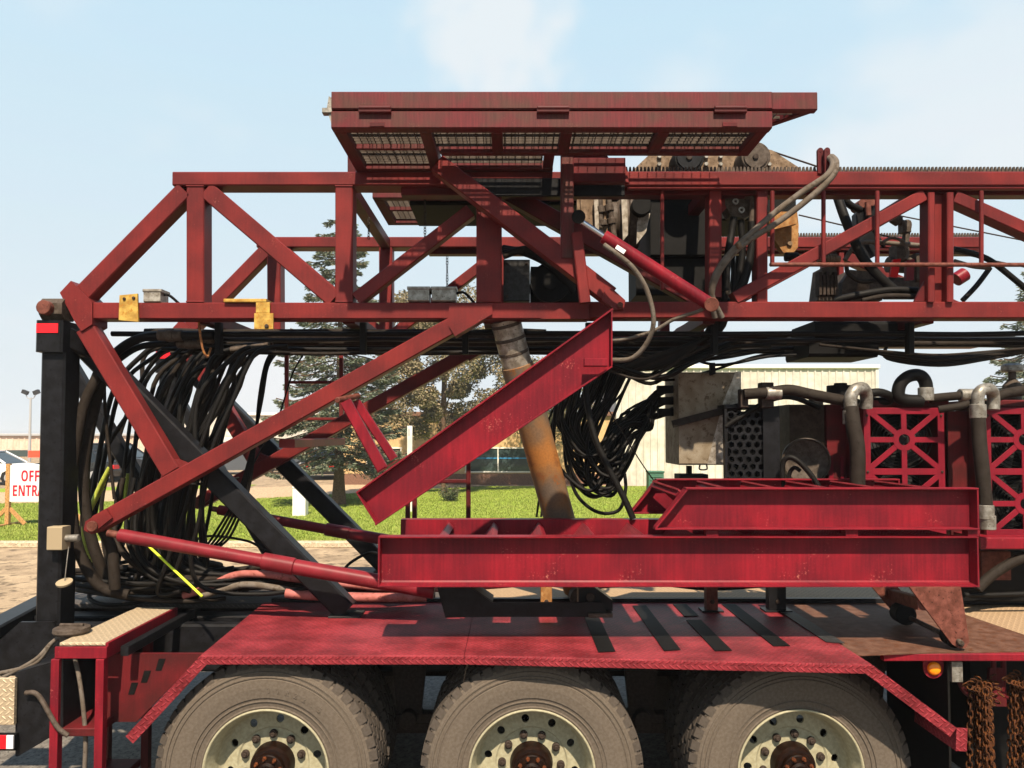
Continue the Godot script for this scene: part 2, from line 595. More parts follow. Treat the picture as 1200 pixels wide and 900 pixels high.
func sky_picture() -> ImageTexture:
	var w := 1024
	var h := 512
	var f := FastNoiseLite.new()
	f.seed = 5
	f.frequency = 1.5
	f.fractal_octaves = 5
	f.fractal_gain = 0.52
	var f2 := FastNoiseLite.new()
	f2.seed = 18
	f2.frequency = 3.4
	f2.fractal_octaves = 5
	var im := Image.create(w, h, false, Image.FORMAT_RGB8)
	var cloud := P(575, 25, 1.0) - Vector3(0, EYE, 0)
	cloud = cloud.normalized()
	for y in h:
		var el := (0.5 - (y + 0.5) / h) * PI
		var se := sin(el)
		for x in w:
			var az := (x + 0.5) / w * TAU   # the left edge of the picture is -z
			var d := Vector3(sin(az) * cos(el), se, -cos(az) * cos(el))
			var t := clampf(se / 0.75, 0.0, 1.0)
			var c := Color(0.875, 0.890, 0.897).lerp(Color(0.695, 0.835, 0.918), pow(t, 0.8))
			c = c.lerp(Color(0.40, 0.56, 0.79), smoothstep(0.5, 1.0, se))
			var q := Vector3(d.x, d.y * 2.2, d.z)
			var n := f.get_noise_3dv(q) + 0.35 * f2.get_noise_3dv(q * 1.3)
			var k := smoothstep(-0.05, 0.45, n) * 0.85 * clampf(1.15 - t, 0.25, 1.0)
			var off := d - cloud
			var far := Vector2(off.x / 0.10, off.y / 0.115).length() + f2.get_noise_3dv(d * 5.0) * 0.55 + f.get_noise_3dv(d * 16.0) * 0.22
			if d.z < 0.0:
				k = clampf(k + smoothstep(1.3, 0.35, far) * 0.72, 0.0, 0.95)
			c = c.lerp(Color(0.905, 0.908, 0.912), k)
			if se < 0.0:
				c = c.lerp(Color(0.55, 0.52, 0.48), clampf(-se * 8.0, 0.0, 1.0))
			im.set_pixel(x, y, c)
	return ImageTexture.create_from_image(im)

func _ready() -> void:
	rng.seed = 20240611
	var cam := Camera3D.new()
	cam.name = "camera"
	add_child(cam)
	cam.position = Vector3(0, EYE, 0)
	cam.rotation_degrees = Vector3(TILT, 0, 0)
	cam.set_frustum(0.05 * 900.0 / FOCAL, Vector2(0, 0.05 * SHIFT / FOCAL), 0.05, 900.0)
	cam.current = true

	var env := Environment.new()
	env.background_mode = Environment.BG_SKY
	var sky := Sky.new()
	var pano := PanoramaSkyMaterial.new()
	pano.panorama = sky_picture()
	sky.sky_material = pano
	env.sky = sky
	env.background_energy_multiplier = 0.59
	env.tonemap_mode = Environment.TONE_MAPPER_LINEAR
	env.tonemap_exposure = 1.95
	env.fog_enabled = true
	env.fog_density = 0.0009
	env.fog_light_color = Color(0.88, 0.90, 0.92)
	env.sdfgi_enabled = true
	env.ssao_enabled = true
	env.ssil_enabled = true
	var we := WorldEnvironment.new()
	we.name = "world"
	we.environment = env
	add_child(we)

	var sun := DirectionalLight3D.new()
	sun.name = "sun"
	sun.light_color = Color(1.0, 0.935, 0.84)
	sun.light_energy = 1.6
	sun.light_angular_distance = 0.9
	sun.shadow_enabled = true
	sun.rotation_degrees = Vector3(-53.0, 4.5, 0)   # from behind the camera, a little to its right
	add_child(sun)

	make_materials()
	build_ground()
	build_buildings()
	build_truck()
	build_mast()
	build_supports()
	build_platforms()
	build_stairs()
	build_coolers()
	build_mast_machinery()
	build_hoses()
	build_background()

# ------------------------------------------------------------------ the setting
func sheet(pts: Array, y: float) -> MB:
	var mb := MB.new()
	var pr := PackedVector2Array()
	for p in pts:
		pr.append(Vector2(p.x, p.z))
	var ids := Geometry2D.triangulate_polygon(pr)
	for i in range(0, ids.size(), 3):
		var q := []
		for j in 3:
			q.append(Vector3(pr[ids[i + j]].x, y, pr[ids[i + j]].y))
		mb.tri(q[0], q[1], q[2], Vector3.UP, Vector3.UP, Vector3.UP)
	return mb

func build_ground() -> void:
	struct("ground", sheet([Vector3(-500, 0, 60), Vector3(500, 0, 60), Vector3(500, 0, -800), Vector3(-500, 0, -800)], 0.0), M.ground)
	var l0 := -G(600, 640).z
	# asphalt yard the truck stands on
	struct("yard", sheet([Vector3(-60, 0, 50), Vector3(60, 0, 50), Vector3(60, 0, -8.3), Vector3(-2.6, 0, -8.3), Vector3(-4.5, 0, -6.6), Vector3(-60, 0, -6.6)], 0.004), M.yard)
	# lawn between the yard and the lane
	var lawn := [Vector3(-40, 0, -l0), Vector3(40, 0, -l0), Vector3(40, 0, -31.5), Vector3(-1.0, 0, -31.5), Vector3(-9.0, 0, -25.0), Vector3(-40, 0, -18.5)]
	struct("lawn", sheet(lawn, 0.02), M.lawn)
	# lane beyond it
	struct("lane", sheet([Vector3(-40, 0, -18.5), Vector3(-9.0, 0, -25.0), Vector3(-1.0, 0, -31.5), Vector3(-3.0, 0, -36), Vector3(-11, 0, -30.5), Vector3(-40, 0, -22.5)], 0.012), M.lane)
	# strip of grass beyond the lane, then the car park on the bare ground
	struct("verge", sheet([Vector3(-40, 0, -22.5), Vector3(-11, 0, -30.5), Vector3(-11, 0, -32.5), Vector3(-40, 0, -25.5)], 0.016), M.lawn)
	var kb := MB.new()
	kb.bar(Vector3(-40, 0.05, -l0 + 0.1), Vector3(40, 0.05, -l0 + 0.1), 0.2, 0.12, Vector3.UP, 0.02)
	struct("kerb", kb, M.kerb)
	grass(lawn)

func grass(area: Array) -> void:
	var pr := PackedVector2Array()
	for p in area:
		pr.append(Vector2(p.x, p.z))
	var tuft := MB.new()
	tuft.use_col = true
	for i in 7:
		var a := TAU * i / 7.0 + rng.randf() * 0.6
		var base := Vector3(cos(a), 0, sin(a)) * rng.randf_range(0.01, 0.05)
		var tip := base + Vector3(cos(a) * rng.randf_range(0.01, 0.04), rng.randf_range(0.03, 0.065), sin(a) * rng.randf_range(0.01, 0.04))
		var s := Vector3(-sin(a), 0, cos(a)) * 0.006
		var nn := Vector3(cos(a) * 0.2, 0.97, sin(a) * 0.2).normalized()
		tuft.tri(base - s, base + s, tip, nn, nn, nn)
	var mm := MultiMesh.new()
	mm.transform_format = MultiMesh.TRANSFORM_3D
	mm.use_colors = true
	mm.mesh = tuft.mesh()
	var spots := []
	var cols := []
	var f := FastNoiseLite.new()
	f.seed = 9
	f.frequency = 0.35
	for i in 150000:
		var z := -lerpf(14.0, 31.4, pow(rng.randf(), 1.35))
		var x := rng.randf_range(-1.0, 1.0) * (-z) * 0.72
		if not Geometry2D.is_point_in_polygon(Vector2(x, z), pr):
			continue
		var b := Basis(Vector3.UP, rng.randf() * TAU).scaled(Vector3.ONE * rng.randf_range(0.5, 0.95))
		spots.append(Transform3D(b, Vector3(x, 0.02, z)))
		var t := f.get_noise_2d(x, z) * 0.5 + 0.5
		cols.append(Color(0.24, 0.31, 0.05).lerp(Color(0.33, 0.37, 0.085), clampf(t + rng.randf_range(-0.35, 0.35), 0, 1)))
	mm.instance_count = spots.size()
	for i in spots.size():
		mm.set_instance_transform(i, spots[i])
		mm.set_instance_color(i, cols[i])
	var o := MultiMeshInstance3D.new()
	o.name = "grass"
	o.multimesh = mm
	o.material_override = M.grass
	add_child(o)
	stuff(o)
	tag(o, "short mown green grass of the lawn behind the rig", "grass")

# ribbed metal sheeting on a wall facing the camera
func ribbed(x0: float, x1: float, y0: float, y1: float, z: float, pitch: float, depth: float) -> MB:
	var mb := MB.new()
	var x := x0
	while x < x1 - 0.001:
		var e := minf(x + pitch, x1)
		var r := pitch * 0.16
		mb.quad(Vector3(x, y0, z), Vector3(e - 2 * r, y0, z), Vector3(e - 2 * r, y1, z), Vector3(x, y1, z), Vector3(0, 0, 1))
		mb.face(Vector3(e - 2 * r, y0, z), Vector3(e - 1.5 * r, y0, z + depth), Vector3(e - 1.5 * r, y1, z + depth), Vector3(e - 2 * r, y1, z), Vector3(-0.5, 0, 1))
		mb.quad(Vector3(e - 1.5 * r, y0, z + depth), Vector3(e - 0.5 * r, y0, z + depth), Vector3(e - 0.5 * r, y1, z + depth), Vector3(e - 1.5 * r, y1, z + depth), Vector3(0, 0, 1))
		mb.face(Vector3(e - 0.5 * r, y0, z + depth), Vector3(e, y0, z), Vector3(e, y1, z), Vector3(e - 0.5 * r, y1, z + depth), Vector3(0.5, 0, 1))
		x = e
	return mb

func build_buildings() -> void:
	# cream metal hall behind the coolers
	var d := 32.0
	var a := P(722, 432, d)
	var b := P(1027, 432, d)
	var t := thing("metal_hall", "cream ribbed metal hall standing behind the grey cabinet and coolers", "building", Vector3((a.x + b.x) / 2, 0, -d))
	var o := t.position
	var mb := ribbed(a.x - o.x, b.x - o.x, 0.0, a.y, 0.0, 0.305, 0.035)
	obj("siding", mb, M.siding_cream, t)
	mb = MB.new()
	mb.box6(Vector3(a.x - o.x, 0, -12), Vector3(b.x - o.x, a.y - 0.02, -0.01))
	obj("hall_body", mb, M.siding_cream, t)
	mb = MB.new()
	mb.box(Vector3(a.x - o.x - 0.1, a.y, -0.1), Vector3(b.x - o.x + 0.1, a.y + 0.16, 0.12), 0.02)
	obj("eaves_trim", mb, M.trim_white, t)
	mb = MB.new()
	mb.box(Vector3(b.x - o.x - 0.06, 0, -0.06), Vector3(b.x - o.x + 0.06, a.y, 0.06), 0.01)
	obj("corner_trim", mb, M.siding_white, t)
	mb = MB.new()
	mb.box6(Vector3(a.x - o.x - 0.05, a.y + 0.02, -12), Vector3(b.x - o.x + 0.05, a.y + 0.1, -0.1))
	obj("roof", mb, M.siding_white, t)
	# tan office with brick foot
	d = 32.6
	var l := P(396, 488, d)
	var r := P(721, 488, d)
	t = thing("office_building", "tan rendered office with a brown brick foot behind the trees", "building", Vector3((l.x + r.x) / 2, 0, -d))
	o = t.position
	var sill := P(600, 553, d).y
	mb = MB.new()
	mb.box6(Vector3(l.x - o.x, sill - 0.08, -10), Vector3(r.x - o.x, l.y, 0))
	obj("wall", mb, M.stucco_tan, t)
	mb = MB.new()
	mb.box6(Vector3(l.x - o.x - 0.03, 0, -10), Vector3(r.x - o.x + 0.02, sill - 0.08, 0.06))
	obj("brick_foot", mb, M.brick_brown, t)
	mb = MB.new()
	mb.box(Vector3(l.x - o.x - 0.1, l.y, -10), Vector3(r.x - o.x, l.y + 0.2, 0.15), 0.03)
	obj("parapet", mb, M.brick_brown, t)
	for w in [[546, 626], [430, 470]]:
		var p := P(w[0], 553, d)
		var q := P(w[1], 525, d)
		var win := part("window", t)
		mb = MB.new()
		mb.box6(Vector3(p.x - o.x, p.y, -0.1), Vector3(q.x - o.x, q.y, 0.012))
		obj("pane", mb, M.window_glass, win)
		mb = MB.new()
		for yy in [p.y, q.y]:
			mb.box(Vector3(p.x - o.x - 0.05, yy - 0.03, 0.0), Vector3(q.x - o.x + 0.05, yy + 0.03, 0.05), 0.005)
		for xx in [p.x, p.x + (q.x - p.x) * 0.47, q.x]:
			mb.box(Vector3(xx - o.x - 0.025, p.y, 0.002), Vector3(xx - o.x + 0.025, q.y, 0.045), 0.005)
		obj("frame", mb, M.trim_white, win)
		mb = MB.new()
		mb.box(Vector3(p.x - o.x + 0.05, p.y * 0.45 + q.y * 0.55, 0.013), Vector3(q.x - o.x - 0.05, p.y * 0.45 + q.y * 0.55 + 0.05, 0.024), 0.002)
		obj("blue_stripe", mb, M.window_blue, win)
	# farther cream hall with a roller door
	d = 58.0
	l = P(214, 487, d)
	r = P(396, 487, d)
	t = thing("roller_door_hall", "pale cream hall with a white roller door beyond the car park", "building", Vector3((l.x + r.x) / 2, 0, -d))
	o = t.position
	obj("siding", ribbed(l.x - o.x, r.x - o.x, 0, l.y, 0, 0.45, 0.05), M.siding_cream, t)
	mb = MB.new()
	mb.box6(Vector3(l.x - o.x, 0, -14), Vector3(r.x - o.x, l.y - 0.02, -0.02))
	obj("hall_body", mb, M.siding_cream, t)
	mb = MB.new()
	mb.box(Vector3(l.x - o.x - 0.1, l.y, -14), Vector3(r.x - o.x + 0.1, l.y + 0.2, 0.2), 0.03)
	obj("eaves_trim", mb, M.trim_white, t)
	var dp := P(256, 506, d)
	var dq := P(300, 540, d)
	for k in 6:
		mb = MB.new()
		var y0 := lerpf(dq.y, dp.y, k / 6.0)
		mb.box(Vector3(dp.x - o.x, y0 + 0.02, 0.0), Vector3(dq.x - o.x, lerpf(dq.y, dp.y, (k + 1) / 6.0), 0.09), 0.02)
		obj("door_panel", mb, M.siding_white, t)
	# long warehouse at the far left
	d = 75.0
	l = P(-160, 511, d)
	r = P(236, 511, d)
	t = thing("warehouse", "long low peach warehouse with a white lower band on the skyline", "building", Vector3((l.x + r.x) / 2, 0, -d))
	o = t.position
	var band := P(0, 539, d).y
	obj("upper_siding", ribbed(l.x - o.x, r.x - o.x, band, l.y, 0, 0.6, 0.06), M.siding_peach, t)
	obj("lower_band", ribbed(l.x - o.x, r.x - o.x, 0, band, 0.08, 0.6, 0.06), M.siding_white, t)
	mb = MB.new()
	mb.box6(Vector3(l.x - o.x, 0, -25), Vector3(r.x - o.x, l.y - 0.02, -0.02))
	obj("hall_body", mb, M.siding_peach, t)
	mb = MB.new()
	mb.box(Vector3(l.x - o.x - 0.1, l.y, -25), Vector3(r.x - o.x + 0.1, l.y + 0.25, 0.25), 0.04)
	obj("roof_edge", mb, M.pole_grey, t)
	for w in [[6, 32], [84, 100], [130, 150]]:
		var p := P(w[0], 535, d - 0.1)
		var q := P(w[1], 531, d - 0.1)
		mb = MB.new()
		mb.box(Vector3(p.x - o.x, p.y, 0.06), Vector3(q.x - o.x, q.y + 0.3, 0.14), 0.02)
		obj("window", mb, M.window_glass, t)

# ------------------------------------------------------------------ the carrier
const TOP := 1.117       # top of the deck
const WF := 3.65         # outer face of the near tyres

func ring_box(mb: MB, a0: float, a1: float, r0: float, r1: float, t0: float, t1: float, slope := 0.0, skew := 0.0) -> void:
	var f := func(a: float, r: float, t: float) -> Vector3: return Vector3(cos(a) * r, sin(a) * r, -t)
	var m := (a0 + a1) / 2.0
	var out := Vector3(cos(m), sin(m), 0)
	var side := Vector3(-sin(m), cos(m), 0)
	var p := [f.call(a0, r0, t0), f.call(a1, r0, t0), f.call(a1, r1, t0 + slope), f.call(a0, r1, t0 + slope), f.call(a0 + skew, r0, t1), f.call(a1 + skew, r0, t1), f.call(a1 + skew, r1, t1), f.call(a0 + skew, r1, t1)]
	mb.face(p[3], p[2], p[6], p[7], out)
	mb.face(p[0], p[1], p[2], p[3], Vector3(0, 0, 1))
	mb.face(p[4], p[5], p[6], p[7], Vector3(0, 0, -1))
	mb.face(p[0], p[3], p[7], p[4], -side)
	mb.face(p[1], p[2], p[6], p[5], side)

func tyre_mesh(full: bool) -> Array:
	var wall := MB.new()
	var pr := [Vector2(0.285, 0.030), Vector2(0.296, 0.012), Vector2(0.306, 0.007), Vector2(0.312, 0.010), Vector2(0.332, 0.006), Vector2(0.334, 0.001), Vector2(0.338, 0.001), Vector2(0.340, 0.005), Vector2(0.352, 0.003), Vector2(0.354, -0.002), Vector2(0.40, -0.007), Vector2(0.440, -0.007), Vector2(0.442, -0.002), Vector2(0.447, -0.002), Vector2(0.449, -0.006), Vector2(0.455, -0.006), Vector2(0.457, 0.000), Vector2(0.468, 0.001), Vector2(0.470, -0.004), Vector2(0.476, -0.003), Vector2(0.478, 0.003), Vector2(0.486, 0.005), Vector2(0.500, 0.012), Vector2(0.510, 0.026)]
	var back := []
	for i in range(pr.size() - 1, -1, -1):
		back.append(Vector2(pr[i].x, 0.27 - pr[i].y))
	var prof := []
	# the outline runs so that its left side is outside
	for p in pr:
		prof.append(p)
	prof.append_array(back)
	for i in prof.size():
		prof[i] = Vector2(prof[i].x, prof[i].y)
	wall.lathe(Vector3.ZERO, Vector3(0, 0, -1), prof, 72, false)
	var tread := MB.new()
	var rows := [[0.006, 0.056, 0.018], [0.066, 0.104, 0.0], [0.112, 0.158, 0.0], [0.166, 0.204, 0.0], [0.214, 0.264, 0.0]]
	var cnt := 54
	for k in rows.size():
		for i in cnt:
			var a := TAU * (i + 0.5 * (k % 2)) / cnt
			var w := TAU / cnt * 0.74
			var z := 0.028 * (1.0 if i % 2 == 0 else -0.6) if k in [1, 2, 3] else 0.012
			ring_box(tread, a, a + w, 0.492 if k == 0 else 0.503, 0.5275, rows[k][0], rows[k][1], rows[k][2], z)
			if full and (k == 0 or k == 4):
				# the sipe cut into each shoulder block shows as a second, lower block
				ring_box(tread, a + w, a + TAU / cnt * 0.98, 0.490, 0.5165, rows[k][0] + 0.006, rows[k][1], 0.014, z)
	return [wall.mesh(), tread.mesh()]

func disc_with_holes(mb: MB, ri: float, ro: float, ti: float, tto: float, rh: float, hr: float, cnt: int, phase: float) -> void:
	var f := func(p: Vector2) -> Vector3:
		var r := p.length()
		return Vector3(p.x, p.y, -lerpf(ti, tto, clampf((r - ri) / (ro - ri), 0, 1)))
	var nn := Vector3(0, 0, 1)
	for k in cnt:
		var a := TAU * k / cnt + phase
		var h := PI / cnt
		for s: float in [-1.0, 1.0]:
			var pts := PackedVector2Array()
			for i in 7:
				pts.append(Vector2.from_angle(a + s * h * (1.0 - i / 6.0)) * ro)
			var hc := Vector2.from_angle(a) * rh
			for i in 9:
				var b := a + s * PI * i / 8.0
				pts.append(hc + Vector2.from_angle(b) * hr)
			for i in 7:
				pts.append(Vector2.from_angle(a + s * h * i / 6.0) * ri)
			var ids := Geometry2D.triangulate_polygon(pts)
			for i in range(0, ids.size(), 3):
				mb.tri(f.call(pts[ids[i]]), f.call(pts[ids[i + 1]]), f.call(pts[ids[i + 2]]), nn, nn, nn)
			# thickness of the hole's edge
			for i in 8:
				var b1 := a + s * PI * i / 8.0
				var b2 := a + s * PI * (i + 1) / 8.0
				var p1: Vector3 = f.call(hc + Vector2.from_angle(b1) * hr)
				var p2: Vector3 = f.call(hc + Vector2.from_angle(b2) * hr)
				mb.face(p1, p2, p2 + Vector3(0, 0, -0.012), p1 + Vector3(0, 0, -0.012), Vector3(hc.x, hc.y, 0) - p1)

func make_wheel(parent: Node, at: Vector3, turn: float) -> Node3D:
	var w := part("wheel", parent)
	w.position = at
	if turn != 0.0:
		w.rotation.z = turn
	var tm := tyre_mesh(true)
	for k in 2:
		for j in 2:
			var o := MeshInstance3D.new()
			o.mesh = tm[j]
			o.name = ["tyre", "tread"][j] if k == 0 else ["inner_tyre", "inner_tread"][j]
			o.material_override = [M.tyre, M.tyre_tread][j]
			o.position = Vector3(0, 0, -0.33 * k)
			w.add_child(o, true)
	var mb := MB.new()
	mb.lathe(Vector3.ZERO, Vector3(0, 0, -1), [Vector2(0.2875, 0.03), Vector2(0.299, 0.010), Vector2(0.300, 0.004), Vector2(0.297, 0.0), Vector2(0.291, 0.001), Vector2(0.287, 0.010), Vector2(0.282, 0.03), Vector2(0.270, 0.05), Vector2(0.264, 0.10), Vector2(0.258, 0.128), Vector2(0.245, 0.140)].map(func(p): return Vector2(p.x, p.y)), 64, true)
	disc_with_holes(mb, 0.176, 0.245, 0.122, 0.140, 0.2125, 0.019, 10, 0.18)
	mb.lathe(Vector3.ZERO, Vector3(0, 0, -1), [Vector2(0.176, 0.122), Vector2(0.168, 0.128), Vector2(0.09, 0.128)].map(func(p): return Vector2(p.x, p.y)), 64, false)
	obj("rim", mb, M.rim_cream, w)
	mb = MB.new()
	mb.lathe(Vector3(0, 0, -0.16), Vector3(0, 0, 1), [Vector2(0.11, 0), Vector2(0.104, 0.035), Vector2(0.098, 0.085), Vector2(0.09, 0.10), Vector2(0.076, 0.102), Vector2(0.074, 0.125), Vector2(0.070, 0.13), Vector2(0.046, 0.132), Vector2(0.044, 0.142), Vector2(0.032, 0.148), Vector2(0.016, 0.146), Vector2(0.012, 0.152), Vector2(0, 0.153)], 36)
	obj("hub", mb, M.hub_grease, w)
	mb = MB.new()
	mb.cyl(Vector3(0, 0, -0.129), Vector3(0, 0, -0.108), 0.0195, 14)
	mb.cyl(Vector3(0, 0, -0.112), Vector3(0, 0, -0.098), 0.0115, 6)
	var nut := mb.mesh()
	for i in 10:
		var a := TAU * i / 10.0 + 0.31
		var o := MeshInstance3D.new()
		o.name = "lug_nut"
		o.mesh = nut
		o.material_override = M.nut_dark
		o.position = Vector3(cos(a) * 0.1425, sin(a) * 0.1425, 0)
		w.add_child(o, true)
	mb = MB.new()
	mb.cyl(Vector3(0, 0, -0.036), Vector3(0, 0, -0.018), 0.0105, 6)
	mb.cyl(Vector3(0, 0, -0.020), Vector3(0, 0, -0.006), 0.006, 8)
	var stud := mb.mesh()
	for i in 8:
		var a := TAU * i / 8.0 + 0.2
		var o := MeshInstance3D.new()
		o.name = "axle_stud"
		o.mesh = stud
		o.material_override = M.stud_rust
		o.position = Vector3(cos(a) * 0.062, sin(a) * 0.062, 0)
		w.add_child(o, true)
	return w

func build_truck() -> void:
	var t := thing("carrier_truck", "long red multi-axle rig carrier with diamond-plate deck and cream-rimmed dual wheels", "truck")
	var mb := MB.new()
	# wheels
	var xs := []
	for px in [311, 623.5, 939]:
		xs.append(P(px, 880, WF).x)
	var wheels := []
	for i in 3:
		wheels.append(make_wheel(t, Vector3(xs[i], 0.538, -WF), 0.9 * i))
		wheels[i].scale = Vector3.ONE * 1.02
	for i in 3:
		var w: Node3D = wheels[i].duplicate()
		w.name = "wheel"
		t.add_child(w, true)
		w.position = Vector3(xs[i], 0.538, -6.15)
		w.rotation = Vector3(0, PI, 0)
		w.scale = Vector3.ONE * 1.02
	# size moulded into the sidewall of the rear wheel
	var font := SystemFont.new()
	font.font_names = PackedStringArray(["Droid Sans"])
	font.font_weight = 700
	var word := "11R22.5"
	for i in word.length():
		var tm := TextMesh.new()
		tm.text = word[i]
		tm.font = font
		tm.font_size = 32
		tm.pixel_size = 0.036 / 32.0
		tm.depth = 0.003
		var o := MeshInstance3D.new()
		o.name = "size_mark"
		o.mesh = tm
		o.material_override = M.tyre
		var a := deg_to_rad(88.0 - i * 6.4)
		o.position = Vector3(xs[0] + cos(a) * 0.40, 0.538 + sin(a) * 0.40, -WF + 0.0072)
		o.rotation = Vector3(0, 0, a - PI / 2)
		t.add_child(o, true)
	# axles, rails, hangers
	for i in 3:
		mb = MB.new()
		mb.cyl(Vector3(xs[i], 0.527, -4.2), Vector3(xs[i], 0.527, -5.6), 0.075)
		mb.lathe(Vector3(xs[i] - 0.2, 0.527, -4.9), Vector3(1, 0, 0), [Vector2(0, 0), Vector2(0.12, 0.02), Vector2(0.19, 0.12), Vector2(0.19, 0.26), Vector2(0.1, 0.4), Vector2(0, 0.42)], 16)
		obj("axle", mb, M.black_matte, t)
	for d in [4.42, 5.3]:
		mb = MB.new()
		mb.bar(Vector3(-3.3, 0.93, -d), Vector3(6.0, 0.93, -d), 0.09, 0.27, Vector3.UP, 0.012)
		obj("frame_rail", mb, M.black_steel, t)
	for x in [-3.0, -2.2, -0.58, 0.74, 2.05, 2.6, 3.6]:
		mb = MB.new()
		mb.bar(Vector3(x, 0.93, -4.465), Vector3(x, 0.93, -5.255), 0.08, 0.2)
		obj("crossmember", mb, M.black_steel, t)
	for x in [-0.585, 0.735, 2.03]:
		for d in [4.32, 5.33]:
			mb = MB.new()
			mb.plate(PackedVector3Array([Vector3(x - 0.11, 0.98, -d), Vector3(x + 0.11, 0.98, -d), Vector3(x + 0.07, 0.60, -d), Vector3(x + 0.10, 0.54, -d), Vector3(x - 0.12, 0.54, -d), Vector3(x - 0.07, 0.60, -d)]), Vector3(0, 0, -0.05))
			mb.cyl(Vector3(x, 0.56, -d + 0.06), Vector3(x, 0.56, -d - 0.12), 0.05)
			mb.bar(Vector3(x - 0.5, 0.50, -d - 0.03), Vector3(x + 0.5, 0.50, -d - 0.03), 0.075, 0.06)
			mb.bar(Vector3(x - 0.3, 0.555, -d - 0.03), Vector3(x + 0.3, 0.555, -d - 0.03), 0.075, 0.05)
			obj("suspension_hanger", mb, M.nut_dark, t)
	# diamond-plate fender decks: two plates with turned-down lips
	var zf := -3.60
	var zb := -4.72
	var xa := -1.475
	var xb := P(544, 765, 3.6).x
	var xc := P(1021, 776, 3.46).x
	for s in [[xa, xb - 0.0012, 0.0, 0.0], [xb + 0.0012, xc, 0.0, 0.14]]:
		mb = MB.new()
		var yl: float = TOP + s[2]
		var yr: float = TOP
		var tl := 0.0
		var A := Vector3(s[0], yl, zf)
		var B := Vector3(s[1], yr, zf + s[3])
		var C := Vector3(s[1], TOP, zb)
		var D := Vector3(s[0], TOP, zb)
		if s[0] < xa + 0.1:
			D.x = -1.545
			A.x = xa
		mb.face(A, B, C, D, Vector3.UP)
		var dn := Vector3(0, -0.008, 0)
		mb.face(A + dn, B + dn, C + dn, D + dn, Vector3.DOWN)
		# rounded nose and lip
		var fw := Vector3(0, -0.006, 0.008)
		var lp := Vector3(0, -0.042, 0.008)
		mb.face(A, B, B + fw, A + fw, Vector3(0, 1, 1))
		mb.face(A + fw, B + fw, B + lp, A + lp, Vector3(0, 0, 1))
		mb.face(A + lp, B + lp, B + lp + Vector3(0, 0, -0.008), A + lp + Vector3(0, 0, -0.008), Vector3.DOWN)
		mb.face(A, D, D + dn, A + dn, Vector3(-1, 0, 0))
		mb.face(B, C, C + dn, B + dn, Vector3(1, 0, 0))
		mb.face(A + lp + Vector3(0, 0, -0.008), B + lp + Vector3(0, 0, -0.008), B + dn, A + dn, Vector3(0, 0, -1))
		obj("deck_plate", mb, M.deck_red, t)
	# sloping ends of the fenders
	var slope := func(pts: Array, dep: float) -> void:
		var q := MB.new()
		for i in pts.size() - 1:
			var a: Vector3 = pts[i]
			var b: Vector3 = pts[i + 1]
			var back := Vector3(0, 0, -dep)
			var nn := (b - a).cross(back)
			if nn.y < 0:
				nn = -nn
			nn = nn.normalized()
			q.quad(a, b, b + back, a + back, nn)
			var l := -nn * 0.05
			q.quad(a, b, b + l, a + l, Vector3(0, 0, 1))
			q.quad(a + Vector3(0, 0, -0.006) + l, b + Vector3(0, 0, -0.006) + l, b + Vector3(0, 0, -0.006) - nn * 0.006, a + Vector3(0, 0, -0.006) - nn * 0.006, Vector3(0, 0, -1))
			q.quad(a - nn * 0.006, b - nn * 0.006, b + back - nn * 0.006, a + back - nn * 0.006, -nn)
		obj("fender_end", q, M.deck_red, t)
	slope.call([Vector3(xa, TOP - 0.001, zf + 0.009), P(148, 862, 3.6) + Vector3(0, 0, 0.009)], 0.5)
	slope.call([Vector3(xc, TOP - 0.001, -3.451), P(1121, 853, 3.451), P(1120, 880, 3.451)], 0.35)
	# plain deck to the right, its edge, and the worn plate
	mb = MB.new()
	var xd := P(1036, 767, 3.66).x
	mb.box(Vector3(xd, TOP - 0.048, -3.66), Vector3(4.2, TOP - 0.012, -3.70), 0.004)
	obj("deck_edge", mb, M.stair_red, t)
	mb = MB.new()
	mb.plate(PackedVector3Array([Vector3(xc + 0.004, TOP - 0.006, -3.62), Vector3(xd + 0.16, TOP - 0.006, -3.66), Vector3(2.72, TOP - 0.006, -3.70), Vector3(2.62, TOP - 0.006, zb), Vector3(xc + 0.004, TOP - 0.006, zb)]), Vector3(0, -0.006, 0))
	obj("worn_plate", mb, M.deck_worn, t)
	mb = MB.new()
	mb.box(Vector3(2.66, TOP - 0.03, -3.70), Vector3(4.2, TOP - 0.01, -4.70), 0.003)
	obj("grating_plate", mb, M.deck_tan, t)
	# raised angle bar along the back of the deck, and the bed beyond
	mb = MB.new()
	mb.box(Vector3(-1.5, TOP - 0.03, zb - 0.002), Vector3(4.2, TOP + 0.022, zb - 0.05), 0.004)
	obj("deck_rail", mb, M.black_steel, t)
	mb = MB.new()
	mb.box(Vector3(-3.0, TOP - 0.05, -4.775), Vector3(-0.3, TOP - 0.02, -6.1), 0.004)
	obj("bed_plate", mb, M.deck_grey, t)
	mb = MB.new()
	mb.box(Vector3(-0.296, TOP - 0.05, -4.775), Vector3(4.2, TOP - 0.02, -6.1), 0.004)
	obj("bed_plate", mb, M.deck_tan, t)
